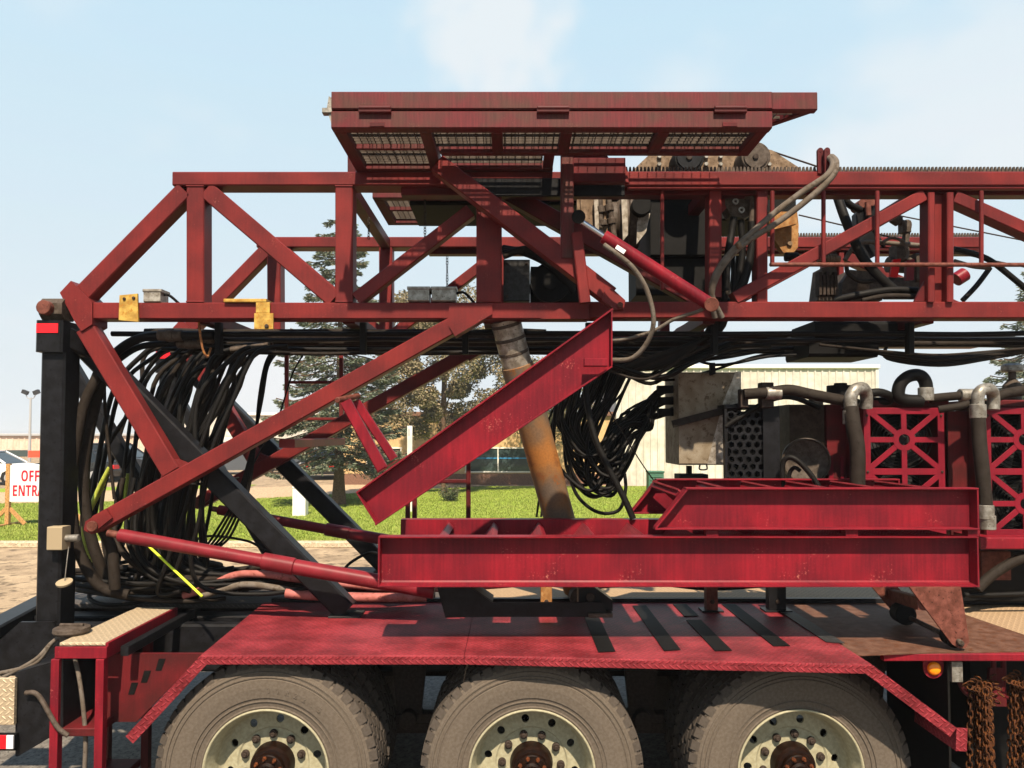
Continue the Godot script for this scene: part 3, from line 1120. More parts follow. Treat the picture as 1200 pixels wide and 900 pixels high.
	# black anti-slip strips
	for s in [[0.455, -3.64, -4.60], [0.775, -3.665, -4.62], [1.03, -4.35, -4.66], [1.02, -3.66, -4.26], [1.33, -3.74, -4.66], [1.62, -3.8, -4.6]]:
		mb = MB.new()
		var w := 0.042
		var y := TOP + 0.004
		var f := func(x: float, z: float) -> float:
			return TOP + 0.005
		var z0: float = s[1]
		var z1: float = s[2]
		var x0: float = s[0]
		var sk := rng.randf_range(-0.012, 0.012)
		mb.plate(PackedVector3Array([Vector3(x0 - w, f.call(x0, z0), z0 + sk), Vector3(x0 + w, f.call(x0, z0), z0 - sk), Vector3(x0 + w, f.call(x0, z1), z1), Vector3(x0 - w, f.call(x0, z1), z1 + sk)]), Vector3(0, -0.002, 0))
		obj("grip_strip", mb, M.black_matte if s[0] < 1.5 else M.box_charcoal, t)
	# amber marker on its red tongue
	mb = MB.new()
	var c := P(1094, 783, 3.72)
	var pts := PackedVector3Array([c + Vector3(-0.05, 0.09, 0), c + Vector3(0.05, 0.09, 0)])
	for i in 9:
		var a := -PI * i / 8.0
		pts.append(c + Vector3(cos(a) * 0.05, sin(a) * 0.05, 0))
	mb.plate(pts, Vector3(0, 0, -0.008))
	var br := obj("marker_bracket", mb, M.stair_red, t)
	mb = MB.new()
	mb.lathe(c, Vector3(0, 0, 1), [Vector2(0.032, 0), Vector2(0.032, 0.010), Vector2(0.027, 0.016), Vector2(0.014, 0.021), Vector2(0, 0.022)], 20, true)
	obj("amber_lens", mb, M.amber, br)
	# mud flaps
	for q in [[2.12, 3.70, 4.30]]:
		mb = MB.new()
		mb.box(Vector3(q[0], 0.28, -q[1]), Vector3(q[0] + 0.012, TOP - 0.06, -q[2]), 0.002)
		obj("mud_flap", mb, M.rubber, t)
	mb = MB.new()
	var fl := P(1122, 790, 3.69)
	mb.box(Vector3(fl.x - 0.026, fl.y - 0.04, -3.69), Vector3(fl.x + 0.026, fl.y + 0.06, -3.71), 0.003)
	obj("reflector_tab", mb, M.galvanised, t)
	# rear body: black cross-beam, box, step
	mb = MB.new()
	mb.bar(Vector3(-2.86, 1.03, -4.05), Vector3(-3.25, 1.03, -5.9), 0.14, 0.16, Vector3.UP, 0.01)
	obj("rear_beam", mb, M.black_steel, t)
	mb = MB.new()
	mb.box(Vector3(-3.0, 0.86, -4.60), Vector3(-1.5, 1.06, -4.74), 0.008)
	obj("side_beam", mb, M.black_steel, t)
	mb = MB.new()
	mb.plate(PackedVector3Array([P(18, 788, 3.75), P(74, 772, 3.75), P(74, 855, 3.75), P(22, 886, 3.75), P(18, 886, 3.75)]), Vector3(0, 0, -0.7))
	obj("rear_box", mb, M.black_steel, t)
	mb = MB.new()
	mb.box(P(-60, 795, 3.72), P(16, 850, 3.72) + Vector3(0, 0, -0.02), 0.003)
	obj("rear_panel", mb, M.step_aluminium, t)
	mb = MB.new()
	mb.box(P(-60, 861, 3.71), P(17, 880, 3.71) + Vector3(0, 0, -0.03), 0.003)
	var tail := obj("tail_bar", mb, M.black_matte, t)
	mb = MB.new()
	mb.box(P(-20, 862, 3.70), P(7, 878, 3.70) + Vector3(0, 0, -0.008), 0.002)
	obj("red_reflector", mb, M.reflector_red, tail)
	mb = MB.new()
	mb.box(P(7.5, 862, 3.70), P(15, 878, 3.70) + Vector3(0, 0, -0.008), 0.002)
	obj("white_reflector", mb, M.reflector_white, tail)
	# side steps under the beige tread
	var st := part("side_step", t)
	mb = MB.new()
	mb.box(Vector3(-2.235, 1.118, -3.75), Vector3(-2.01, 1.134, -4.52), 0.003)
	obj("tread", mb, M.step_aluminium, st)
	mb = MB.new()
	mb.box(Vector3(-2.009, 1.06, -3.75), Vector3(-1.995, 1.132, -4.52), 0.002)
	mb.box(Vector3(-2.25, 1.06, -3.735), Vector3(-1.995, 1.117, -3.749), 0.002)
	obj("tread_edge", mb, M.stair_red, st)
	for x in [-2.245, -2.025]:
		mb = MB.new()
		mb.box(Vector3(x - 0.02, 0.25, -3.73), Vector3(x + 0.02, 1.058, -3.77), 0.004)
		obj("upright", mb, M.stair_red, st)
		mb = MB.new()
		mb.box(Vector3(x - 0.02, 0.25, -4.2), Vector3(x + 0.02, 1.058, -4.24), 0.004)
		obj("upright", mb, M.deep_red, st)
	for y in [0.70, 0.36]:
		mb = MB.new()
		mb.box(Vector3(-2.224, y - 0.02, -3.74), Vector3(-2.046, y + 0.02, -4.2), 0.004)
		obj("rung", mb, M.deep_red, st)
	mb = MB.new()
	mb.bar(Vector3(-1.93, 1.085, -3.78), Vector3(-1.93, 1.085, -4.58), 0.04, 0.05)
	mb.bar(Vector3(-1.93, 0.9, -4.55), Vector3(-1.93, 1.085, -4.55), 0.03, 0.03)
	obj("step_arm", mb, M.black_steel, st)
	mb = MB.new()
	mb.plate(PackedVector3Array([P(126, 766, 3.9), P(238, 766, 3.9), P(160, 846, 3.9), P(126, 846, 3.9)]), Vector3(0, 0, -0.02))
	obj("inner_panel", mb, M.deep_red, st)
	for q in [[150, 800], [165, 786], [182, 772]]:
		plate_at("slot", [[q[0], q[1] + 14], [q[0] + 4, q[1]], [q[0] + 12, q[1]], [q[0] + 7, q[1] + 14]], 3.897, 0.002, M.black_matte, st)
	# tank neck with its cap
	mb = MB.new()
	var cp := P(84, 742, 3.92)
	mb.cyl(cp + Vector3(0, -0.10, 0), cp, 0.055)
	mb.lathe(cp, Vector3.UP, [Vector2(0.0, 0.0), Vector2(0.08, 0.0), Vector2(0.088, 0.012), Vector2(0.086, 0.03), Vector2(0.07, 0.036), Vector2(0, 0.04)], 24)
	mb.bar(cp + Vector3(-0.06, 0.042, 0), cp + Vector3(0.06, 0.042, 0), 0.016, 0.016)
	obj("filler_cap", mb, M.grimy_steel, t)
	for k in 2:
		hose("air_line", [[-5, 790 + 8 * k, 3.85], [40, 778 - 4 * k, 3.86], [62, 752, 3.9], [78, 748, 3.9], [92, 790, 3.8], [100, 860, 3.78], [98, 920, 3.78]], 0.011, M.rubber_grey, t)
	hose("air_line", [[30, 812, 3.73], [45, 815, 3.72], [66, 850, 3.71], [80, 862, 3.71]], 0.012, M.grimy_steel, t)
	# right-hand body: red sill under the second cooler, dark underbody
	mb = MB.new()
	mb.box(P(1149, 630, 4.35), P(1260, 644, 4.35) + Vector3(0, 0, -0.6), 0.006)
	obj("cooler_sill", mb, M.stair_red, t)
	mb = MB.new()
	mb.box(P(1120, 646, 4.6), P(1300, 705, 4.6) + Vector3(0, 0, -0.2), 0.006)
	obj("engine_pan", mb, M.black_matte, t)
	mb = MB.new()
	mb.box(P(1150, 646, 4.5), P(1185, 680, 4.5) + Vector3(0, 0, -0.05), 0.004)
	obj("sill_bracket", mb, M.brown_steel, t)
	hose("return_hose", [[1145, 690, 4.4], [1165, 672, 4.4], [1195, 655, 4.4], [1240, 640, 4.4]], 0.03, M.rubber_dusty, t)
	hose("return_hose", [[1130, 697, 4.45], [1170, 697, 4.45], [1240, 694, 4.45]], 0.015, M.rubber, t)
	mb = MB.new()
	mb.box(Vector3(2.40, 0.38, -3.98), Vector3(4.2, 1.05, -4.38), 0.01)
	obj("side_locker", mb, M.black_matte, t)
	# chain rack
	mb = MB.new()
	for x in [1150, 1190]:
		var q := P(x, 790, 3.8)
		var ring := []
		for i in 9:
			var a := PI + PI * i / 8.0
			ring.append(q + Vector3(cos(a) * 0.11, sin(a) * 0.1 - 0.02, 0))
		ring.push_front(ring[0] + Vector3(0, 0.12, 0))
		ring.push_back(ring[ring.size() - 1] + Vector3(0, 0.12, 0))
		mb.tube(smooth(ring, 3), 0.014, 7)
	obj("chain_hanger", mb, M.deep_red, t)
	plate_at("rack_plate", [[1160, 783], [1178, 783], [1180, 828], [1158, 828]], 3.79, 0.02, M.deep_red, t)
	# tyre chains hung in bunches
	var k := 0
	for spec in [[1150, 822, 900, 14, "rusty tyre chains hanging in a bunch beside the black mud flap"], [1196, 815, 915, 12, "rusty tyre chains hanging in a bunch beyond the red rack plate"]]:
		var tc := thing("tyre_chains", spec[4], "chain", P(spec[0], spec[1], 3.76), "tyre chains on the rack")
		for i in int(spec[3]):
			var ox := rng.randf_range(-0.05, 0.05)
			var oz := rng.randf_range(-0.05, 0.05)
			chain("chain", Vector3(ox * 0.7, 0.06 + rng.randf() * 0.04, oz), Vector3(ox * 1.25, -0.46 - rng.randf() * 0.12, oz), 0.042, M.chain_rust, tc)
		for i in 4:
			chain("chain", Vector3(-0.10 + 0.02 * i, 0.10 + 0.02 * i, 0.02), Vector3(0.09, 0.13 - 0.02 * i, -0.03 + 0.02 * i), 0.036, M.chain_rust, tc, 0.05 + 0.02 * i)

# ------------------------------------------------------------------ the mast lying over the truck
func truss(t: Node, dz: float, near: bool) -> void:
	var d := DN
	var before := t.get_child_count()
	var m: Material = M.mast_red
	var x_end := 1330.0
	beam("top_chord", 202, 209, 735, 209, d, 16.5, 0.14, m, t)
	beam("bottom_chord", 104, 364, 690, 364, d, 19.5, 0.13, m, t)
	beam("bottom_chord", 690.2, 363, x_end, 363, d + 0.012, 19.5, 0.13, m, t)
	plate_at("end_gusset", [[70, 343], [83, 329], [108, 354], [108, 380], [95, 388], [87, 376]], d - 0.012, 0.16, m, t)
	beam("diagonal", 94, 345, 215, 222, d + 0.004, 21, 0.10, m, t)
	beam("vertical", 228.5, 217, 228.5, 354, d + 0.004, 21, 0.12, m, t)
	beam("diagonal", 241, 222, 391, 350, d + 0.006, 21, 0.10, m, t)
	beam("vertical", 403, 217, 403, 354, d + 0.004, 21, 0.11, m, t)
	beam("diagonal", 417, 350, 551, 246, d + 0.006, 16, 0.08, m, t)
	beam("vertical", 573, 228, 573, 354, d + 0.004, 30, 0.10, m, t)
	# legs of the hinged floor frame
	beam("hinge_leg", 98, 384, 199, 553, d, 22, 0.09, m, t)
	beam("floor_bar", 112, 614, 537, 377, d - 0.004, 20, 0.10, m, t)
	plate_at("bar_gusset", [[526, 355.5], [577, 355.5], [577, 368], [533, 394], [526, 382]], d - 0.014, 0.11, m, t)
	plate_at("leg_gusset", [[187, 545], [194, 534], [229, 548], [190, 570]], d + 0.012, 0.06, m, t)
	plate_at("pin_lug", [[98, 621], [100, 611], [124, 596], [131, 607], [107, 626]], d - 0.02, 0.13, m, t)
	drum("pin", 107, 617, d - 0.035, 0.03, 0.16, M.brown_steel, t, 14)
	# upper run over the machinery
	beam("top_chord", 722, 209, x_end, 209, d - 0.02, 17, 0.12, m, t)
	beam("chord_pipe", 735, 219.5, x_end, 219.5, d - 0.01, 4.5, 0.03, m, t)
	beam("chord_under", 470, 224, x_end, 224, d + 0.05, 9, 0.09, M.deep_red, t)
	var teeth := MB.new()
	var a := P(728, 199, d + 0.02)
	var b := P(x_end, 199, d + 0.02)
	var x := a.x
	while x < b.x:
		teeth.plate(PackedVector3Array([Vector3(x, a.y - 0.01, -d - 0.02), Vector3(x + 0.018, a.y - 0.01, -d - 0.02), Vector3(x + 0.013, a.y + 0.018, -d - 0.02), Vector3(x + 0.005, a.y + 0.018, -d - 0.02)]), Vector3(0, 0, -0.012))
		x += 0.021
	stuff(obj("serrated_strip", teeth, M.grimy_steel, t))
	beam("vertical", 838.5, 222, 838.5, 348, d + 0.03, 15, 0.10, m, t)
	beam("vertical", 893.5, 222, 893.5, 354, d + 0.02, 13, 0.10, m, t)
	beam("diagonal", 862, 349, 1084, 228, d + 0.006, 15, 0.09, m, t)
	# wide column of two flanges and a web
	var col := MB.new()
	var w := MB.new()
	for px in [1091, 1113]:
		w.bar(P(px, 226, d) + Vector3(0, 0, -0.04), P(px, 354, d) + Vector3(0, 0, -0.04), 0.10, 8 * d / FOCAL, Vector3(1, 0, 0), 0.006)
	w.bar(P(1102, 226, d) + Vector3(0, 0, -0.055), P(1102, 354, d) + Vector3(0, 0, -0.055), 0.02, 20 * d / FOCAL, Vector3(1, 0, 0), 0.002)
	obj("column", w, m, t)
	beam("diagonal", 1120, 230, 1325, 322, d + 0.006, 15, 0.09, m, t)
	plate_at("column_gusset", [[1072, 353], [1087, 322], [1088, 353]], d + 0.03, 0.02, M.deep_red, t)
	if dz != 0.0:
		for i in range(before, t.get_child_count()):
			(t.get_child(i) as Node3D).position.z -= dz
	if near:
		beam("carriage_beam", 540, 219, 732, 219, d - 0.03, 22, 0.02, M.black_steel, t)
		for q in [[228.5, 21], [403, 21], [573, 30]]:
			for yy in [218.0, 353.5]:
				rod("weld_bead", q[0] - q[1] / 2.0, yy, q[0] + q[1] / 2.0, yy, d + 0.003, 0.005, m, t, 6)
		for px in [905, 965, 1028, 1150]:
			rod("guard_rod", px, 224, px, 309, d - 0.03, 0.012, m, t)
		rod("guard_rail", 902, 310, x_end, 310.5, d - 0.035, 0.012, M.brown_steel, t)
		rod("guard_rod", 776, 224, 776, 340, d + 0.02, 0.011, m, t)
		plate_at("chord_cap", [[722, 197], [733, 193], [737, 214], [726, 210]], d - 0.03, 0.1, m, t)
		plate_at("cut_flange", [[633, 373.5], [668, 354.5], [690, 354.5], [690, 373.5]], d - 0.03, 0.022, M.mast_red, t)

func build_mast() -> void:
	var t := thing("rig_mast", "dusty red box-section lattice mast lying flat above the truck", "mast")
	truss(t, 0.0, true)
	truss(t, DF - DN, false)
	# cross ties between the two trusses
	for q in [[228, 212], [403, 212], [573, 235], [838, 215], [1102, 215], [228, 368], [403, 368], [573, 368], [838, 368], [1102, 368]]:
		var mb := MB.new()
		var p := P(q[0], q[1], DN)
		mb.bar(p + Vector3(0, 0, -0.13), p + Vector3(0, 0, -(DF - DN)), 0.07, 0.07)
		obj("cross_tie", mb, M.deep_red, t)
	# flat tie of the hinged frame and bracing underneath
	var mb := MB.new()
	mb.bar(P(330, 520, DN) + Vector3(0, 0.0, -0.1), P(330, 520, DN) + Vector3(0, 0, -(DF - DN)), 0.09, 0.05)
	obj("frame_tie", mb, M.mast_red, t)
	# pipe runs below the lower chord
	var runs := [[131, 1330, 391, 4.40, 0.016, "rubber"], [160, 1330, 398, 4.46, 0.013, "black_steel"], [180, 1330, 402, 4.62, 0.02, "rubber_dusty"], [190, 900, 409, 4.70, 0.014, "rubber"], [200, 760, 414, 4.85, 0.012, "rubber_dusty"], [210, 1330, 405, 5.0, 0.016, "rubber"], [230, 1000, 412, 5.15, 0.018, "black_steel"], [300, 1330, 398, 5.2, 0.022, "black_matte"], [170, 640, 389, 4.52, 0.02, "rubber_dusty"], [240, 720, 394, 4.8, 0.016, "grimy_steel"]]
	for r in runs:
		var pts := []
		var n := 12
		for i in n + 1:
			pts.append([lerpf(r[0], r[1], float(i) / n), r[2] + rng.randf_range(-0.9, 0.9), r[3]])
		hose("pipe", pts, r[4], M[r[5]], t, 7, 3)
	for x in [255, 425, 545, 690, 838, 1068]:
		var c := MB.new()
		c.bar(P(x, 378, 4.36) + Vector3(0, 0, -0.02), P(x, 415, 4.36) + Vector3(0, 0, -0.02), 0.05, 0.035, Vector3(1, 0, 0))
		obj("pipe_clamp", c, M.black_matte, t)
	# sagging lines at the right
	for k in 5:
		hose("slack_line", [[960 + 20 * k, 404, 4.55 + 0.05 * k], [1040, 412 + 2 * k, 4.55 + 0.05 * k], [1100, 416 + 3 * k, 4.55], [1160, 412 + 2 * k, 4.55], [1240, 405, 4.55 + 0.04 * k]], 0.009 + 0.002 * (k % 3), M.rubber_dusty if k % 2 == 0 else M.rubber, t)
	# boxes on the lower chord
	for q in [[168, 188, 340, 352, "aluminium"], [478, 503, 337, 351, "galvanised"], [506, 534, 337, 351, "galvanised"]]:
		mb = MB.new()
		mb.box(P(q[0], q[3] + 2, DN - 0.005), P(q[1], q[2], DN - 0.005) + Vector3(0, 0, -0.1), 0.006)
		var bx := obj("junction_box", mb, M[q[4]], t)
		mb = MB.new()
		mb.box(P(q[0] - 1, q[2] - 1.5, DN - 0.01), P(q[1] + 1, q[2] + 2, DN - 0.01) + Vector3(0, 0, -0.11), 0.004)
		obj("lid", mb, M[q[4]], bx)
		hose("cable", [[q[1] + 1, (q[2] + q[3]) / 2.0, DN + 0.04], [q[1] + 10, q[2] + 6, DN + 0.05], [q[1] + 22, q[3] + 4, DN + 0.07]], 0.008, M.black_matte, bx)
	# yellow clips
	var yp := part("yellow_clip", t)
	plate_at("face", [[140, 346], [161, 344], [162, 377], [139, 375]], DN - 0.016, 0.012, M.yellow_paint, yp)
	for q in [[145, 350], [156, 349]]:
		drum("bolt", q[0], q[1], DN - 0.024, 0.009, 0.01, M.nut_dark, yp, 8)
	yp = part("yellow_clip", t)
	mb = MB.new()
	mb.box(P(262, 350, DN - 0.02), P(312, 354, DN - 0.02) + Vector3(0, 0, -0.12), 0.003)
	mb.box(P(298, 367, DN - 0.02), P(320, 386, DN - 0.02) + Vector3(0, 0, -0.01), 0.003)
	mb.box(P(300, 354, DN - 0.018), P(316, 367, DN - 0.018) + Vector3(0, 0, -0.008), 0.003)
	obj("face", mb, M.yellow_paint, yp)
	drum("bolt", 312, 382, DN - 0.03, 0.012, 0.01, M.nut_dark, yp, 8)
	# blackened end of the floor-bar tie, hook of rusty wire
	hose("wire_hook", [[233, 378, 4.32], [235, 395, 4.3], [238, 410, 4.31], [243, 418, 4.34], [247, 408, 4.38]], 0.007, M.rust, t)
	# red ladder hung on the far side
	var la := thing("ladder", "narrow red ladder hung under the mast in front of the spruce", "ladder", P(368, 495, 5.85))
	for x in [336, 400]:
		mb = MB.new()
		mb.bar(P(x, 415, 5.85) - la.position, P(x, 495, 5.85) - la.position, 0.03, 0.03, Vector3(1, 0, 0))
		obj("rail", mb, M.mast_red, la)
	for y in [448, 491]:
		mb = MB.new()
		mb.bar(P(336, y, 5.85) - la.position, P(400, y, 5.85) - la.position, 0.025, 0.022)
		obj("rung", mb, M.mast_red, la)
	# guard rail on the far edge of the bed
	var gp := P(515, 605, 5.9)
	var gr := thing("guard_rail", "dark red tubular guard rail on the far edge of the truck bed", "railing", Vector3(gp.x, TOP - 0.02, gp.z))
	for q in [[549, 540], [486, 575], [478, 580]]:
		mb = MB.new()
		var a := P(q[0], q[1], 5.9)
		mb.bar(Vector3(a.x, TOP - 0.02, a.z) - gr.position, a - gr.position, 0.035, 0.035, Vector3(1, 0, 0))
		obj("post", mb, M.deep_red, gr)
	mb = MB.new()
	mb.bar(P(478, 564, 5.9) - gr.position, P(549, 564, 5.9) - gr.position, 0.03, 0.03)
	obj("rail", mb, M.deep_red, gr)

func build_supports() -> void:
	# black A-frames that carry the mast's foot
	for k in 2:
		var d := DN - 0.02 + (DF - DN) * k
		var s := "near" if k == 0 else "far"
		var lab: String = ["black steel A-frame standing outside the black hoses, with a red reflective band", "black steel A-frame standing behind the black hoses, mostly hidden by them"][k]
		var foot := P(55, 760, DN - 0.02)
		var t := thing("mast_support", lab, "support frame", Vector3(foot.x, TOP - 0.1, -d), "A-frames carrying the mast foot")
		var q := func(x: float, y: float) -> Vector3:
			return P(x, y, DN - 0.02) + Vector3(0, 0, DN - 0.02) - Vector3(t.position.x, t.position.y, 0)
		var mb := MB.new()
		mb.bar(q.call(62, 400) + Vector3(0, 0, -0.08), q.call(54, 760) + Vector3(0, 0, -0.08), 0.16, 0.135, Vector3(1, 0, 0), 0.012)
		obj("post", mb, M.black_steel, t)
		mb = MB.new()
		mb.bar(q.call(61, 376) + Vector3(0, 0, -0.07), q.call(60, 413) + Vector3(0, 0, -0.07), 0.20, 0.15, Vector3(1, 0, 0), 0.012)
		obj("post_head", mb, M.black_steel, t)
		mb = MB.new()
		mb.box(q.call(47, 380) + Vector3(0, 0, 0.034), q.call(72, 391) + Vector3(0, 0, 0.031), 0.001)
		obj("red_reflector", mb, M.reflector_red, t)
		mb = MB.new()
		mb.bar(q.call(48, 362) + Vector3(0, 0, -0.05), q.call(75, 362) + Vector3(0, 0, -0.05), 0.14, 0.12, Vector3.UP, 0.03)
		obj("pin_block", mb, M.grimy_steel, t)
		mb = MB.new()
		var c: Vector3 = q.call(58, 362)
		mb.cyl(c + Vector3(0, 0, 0.06), c + Vector3(0, 0, -0.1), 0.04)
		obj("pin", mb, M.brown_steel, t)
		# sloping brace with a knee near the top
		mb = MB.new()
		var side := Vector3(0, 0, 1)
		var dz := Vector3(0, 0, -0.06)
		var q2 := func(x: float, y: float) -> Vector3:
			return P(x, y, DN + 0.13) + Vector3(0, 0, DN - 0.02) - Vector3(t.position.x, t.position.y, 0)
		var a: Vector3 = q2.call(84, 394) + dz
		var b: Vector3 = q2.call(404, 718) + dz
		mb.bar(a, b, 0.11, 0.125, side.cross((b - a).normalized()), 0.01)
		obj("brace", mb, M.black_steel, t)
		mb = MB.new()
		mb.bar(q.call(66, 393) + dz, q2.call(104, 411) + dz, 0.095, 0.12, Vector3.UP, 0.01)
		obj("brace_head", mb, M.black_steel, t)
		mb = MB.new()
		mb.box(Vector3(b.x - 0.09, TOP - t.position.y, b.z - 0.08), Vector3(b.x + 0.09, TOP + 0.012 - t.position.y, b.z + 0.08), 0.003)
		obj("foot_plate", mb, M.box_charcoal, t)
		mb = MB.new()
		var g: Vector3 = q.call(52, 742)
		mb.plate(PackedVector3Array([g + Vector3(-0.28, -0.22, 0.04), g + Vector3(-0.28, -0.08, 0.04), g + Vector3(-0.11, 0.07, 0.04), g + Vector3(0.07, 0.07, 0.04), g + Vector3(0.14, -0.06, 0.04), g + Vector3(0.14, -0.22, 0.04)]), Vector3(0, 0, -0.02))
		obj("base_gusset", mb, M.black_steel, t)
		# second inner brace
		mb = MB.new()
		var e: Vector3 = P(78, 420, 5.0) + Vector3(0, 0, DN - 0.02) - Vector3(t.position.x, t.position.y, 0)
		var f: Vector3 = P(236, 690, 5.0) + Vector3(0, 0, DN - 0.02) - Vector3(t.position.x, t.position.y, 0)
		mb.bar(e, f, 0.08, 0.09, side.cross((f - e).normalized()), 0.01)
		obj("inner_brace", mb, M.black_steel, t)
		if k == 0:
			mb = MB.new()
			mb.box(q.call(63, 616) + Vector3(0, 0, 0.06), q.call(80, 643) + Vector3(0, 0, -0.02), 0.004)
			var jb := obj("switch_box", mb, M.cork, t)
			mb = MB.new()
			mb.cyl(q.call(80, 630) + Vector3(0, 0, 0.02), q.call(95, 630) + Vector3(0, 0, 0.02), 0.02)
			obj("gland", mb, M.galvanised, jb)
			mb = MB.new()
			var cd: Vector3 = q.call(82, 682) + Vector3(0, 0, 0.05)
			mb.lathe(cd, Vector3(0, 1, 0.4), [Vector2(0, 0), Vector2(0.04, 0), Vector2(0.042, 0.012), Vector2(0, 0.016)], 16)
			obj("cap", mb, M.cork, jb)
			mb = MB.new()
			mb.tube(smooth([q.call(83, 640) + Vector3(0, 0, 0.02), q.call(83, 660) + Vector3(0, 0, 0.04), cd + Vector3(0, 0.01, 0)], 4), 0.003, 5)
			obj("cap_chain", mb, M.galvanised, jb)
	# telescoping red struts
	for k in 2:
		var d := DN - 0.03 + (DF - DN) * k
		var lab2: String = ["red telescoping tube strut running down to the black deck bracket", "red telescoping tube strut on the far side, seen against the lawn"][k]
		var t2 := thing("telescopic_strut", lab2, "strut", P(140, 627, DN - 0.03) + Vector3(0, 0, -(DF - DN) * k), "telescoping struts of the hinged frame")
		var o := P(140, 627, DN - 0.03)
		var m: Material = M.tube_red
		var mb := MB.new()
		mb.cyl(Vector3.ZERO, P(312, 658, DN - 0.03) - o, 0.036, 18)
		obj("inner_tube", mb, m, t2)
		mb = MB.new()
		mb.cyl(P(308, 657.3, DN - 0.03) - o, P(345, 664, DN - 0.03) - o, 0.047, 18)
		obj("collar", mb, m, t2)
		mb = MB.new()
		mb.cyl(P(345, 664, DN - 0.03) - o, P(509, 693, DN - 0.03) - o, 0.042, 18)
		obj("outer_tube", mb, m, t2)
		mb = MB.new()
		mb.cyl(P(126, 624.5, DN - 0.03) - o, P(142, 627.5, DN - 0.03) - o, 0.02, 12)
		obj("rod_end", mb, M.brown_steel, t2)
	# raising cylinder in the middle
	var rc := thing("raising_cylinder", "thick rusty hydraulic cylinder leaning up to the mast", "hydraulic cylinder", P(678, 690, 4.82))
	var p0 := P(678, 690, 4.82) - rc.position
	var p1 := P(606, 428, 4.44) - rc.position
	var p2 := P(592, 374, 4.36) - rc.position
	var mb2 := MB.new()
	mb2.cyl(p0, p1, 0.096, 28)
	obj("barrel", mb2, M.cylinder_rust, rc)
	mb2 = MB.new()
	mb2.cyl(p1, p2, 0.088, 24)
	obj("gland", mb2, M.aluminium, rc)
	for f in [0.25, 0.55, 0.85]:
		mb2 = MB.new()
		mb2.cyl(p1.lerp(p2, f), p1.lerp(p2, f + 0.07), 0.091, 24)
		obj("band", mb2, M.grimy_steel, rc)
	mb2 = MB.new()
	mb2.cyl(p0 + Vector3(0, -0.02, 0.2), p0 + Vector3(0, -0.02, -0.2), 0.07, 16)
	obj("trunnion", mb2, M.grimy_steel, rc)

# ------------------------------------------------------------------ folding work platforms on the mast
func grating(x0: float, x1: float, y: float, z0: float, z1: float, pitch := 0.036, xr := 0.0) -> MB:
	# bars of 4 mm x 14 mm; xr shortens the far end at the right (slanted end)
	var mb := MB.new()
	var z := z0
	while z > z1:
		var t := (z0 - z) / (z0 - z1)
		mb.box6(Vector3(x0, y - 0.014, z - 0.002), Vector3(x1 - xr * t, y, z + 0.002))
		z -= pitch
	var x := x0
	while x < x1:
		var ze := z1
		if xr > 0.0 and x > x1 - xr:
			ze = lerpf(z1, z0, (x - (x1 - xr)) / xr)
		mb.box6(Vector3(x - 0.002, y - 0.012, ze), Vector3(x + 0.002, y - 0.003, z0))
		x += pitch
	return mb

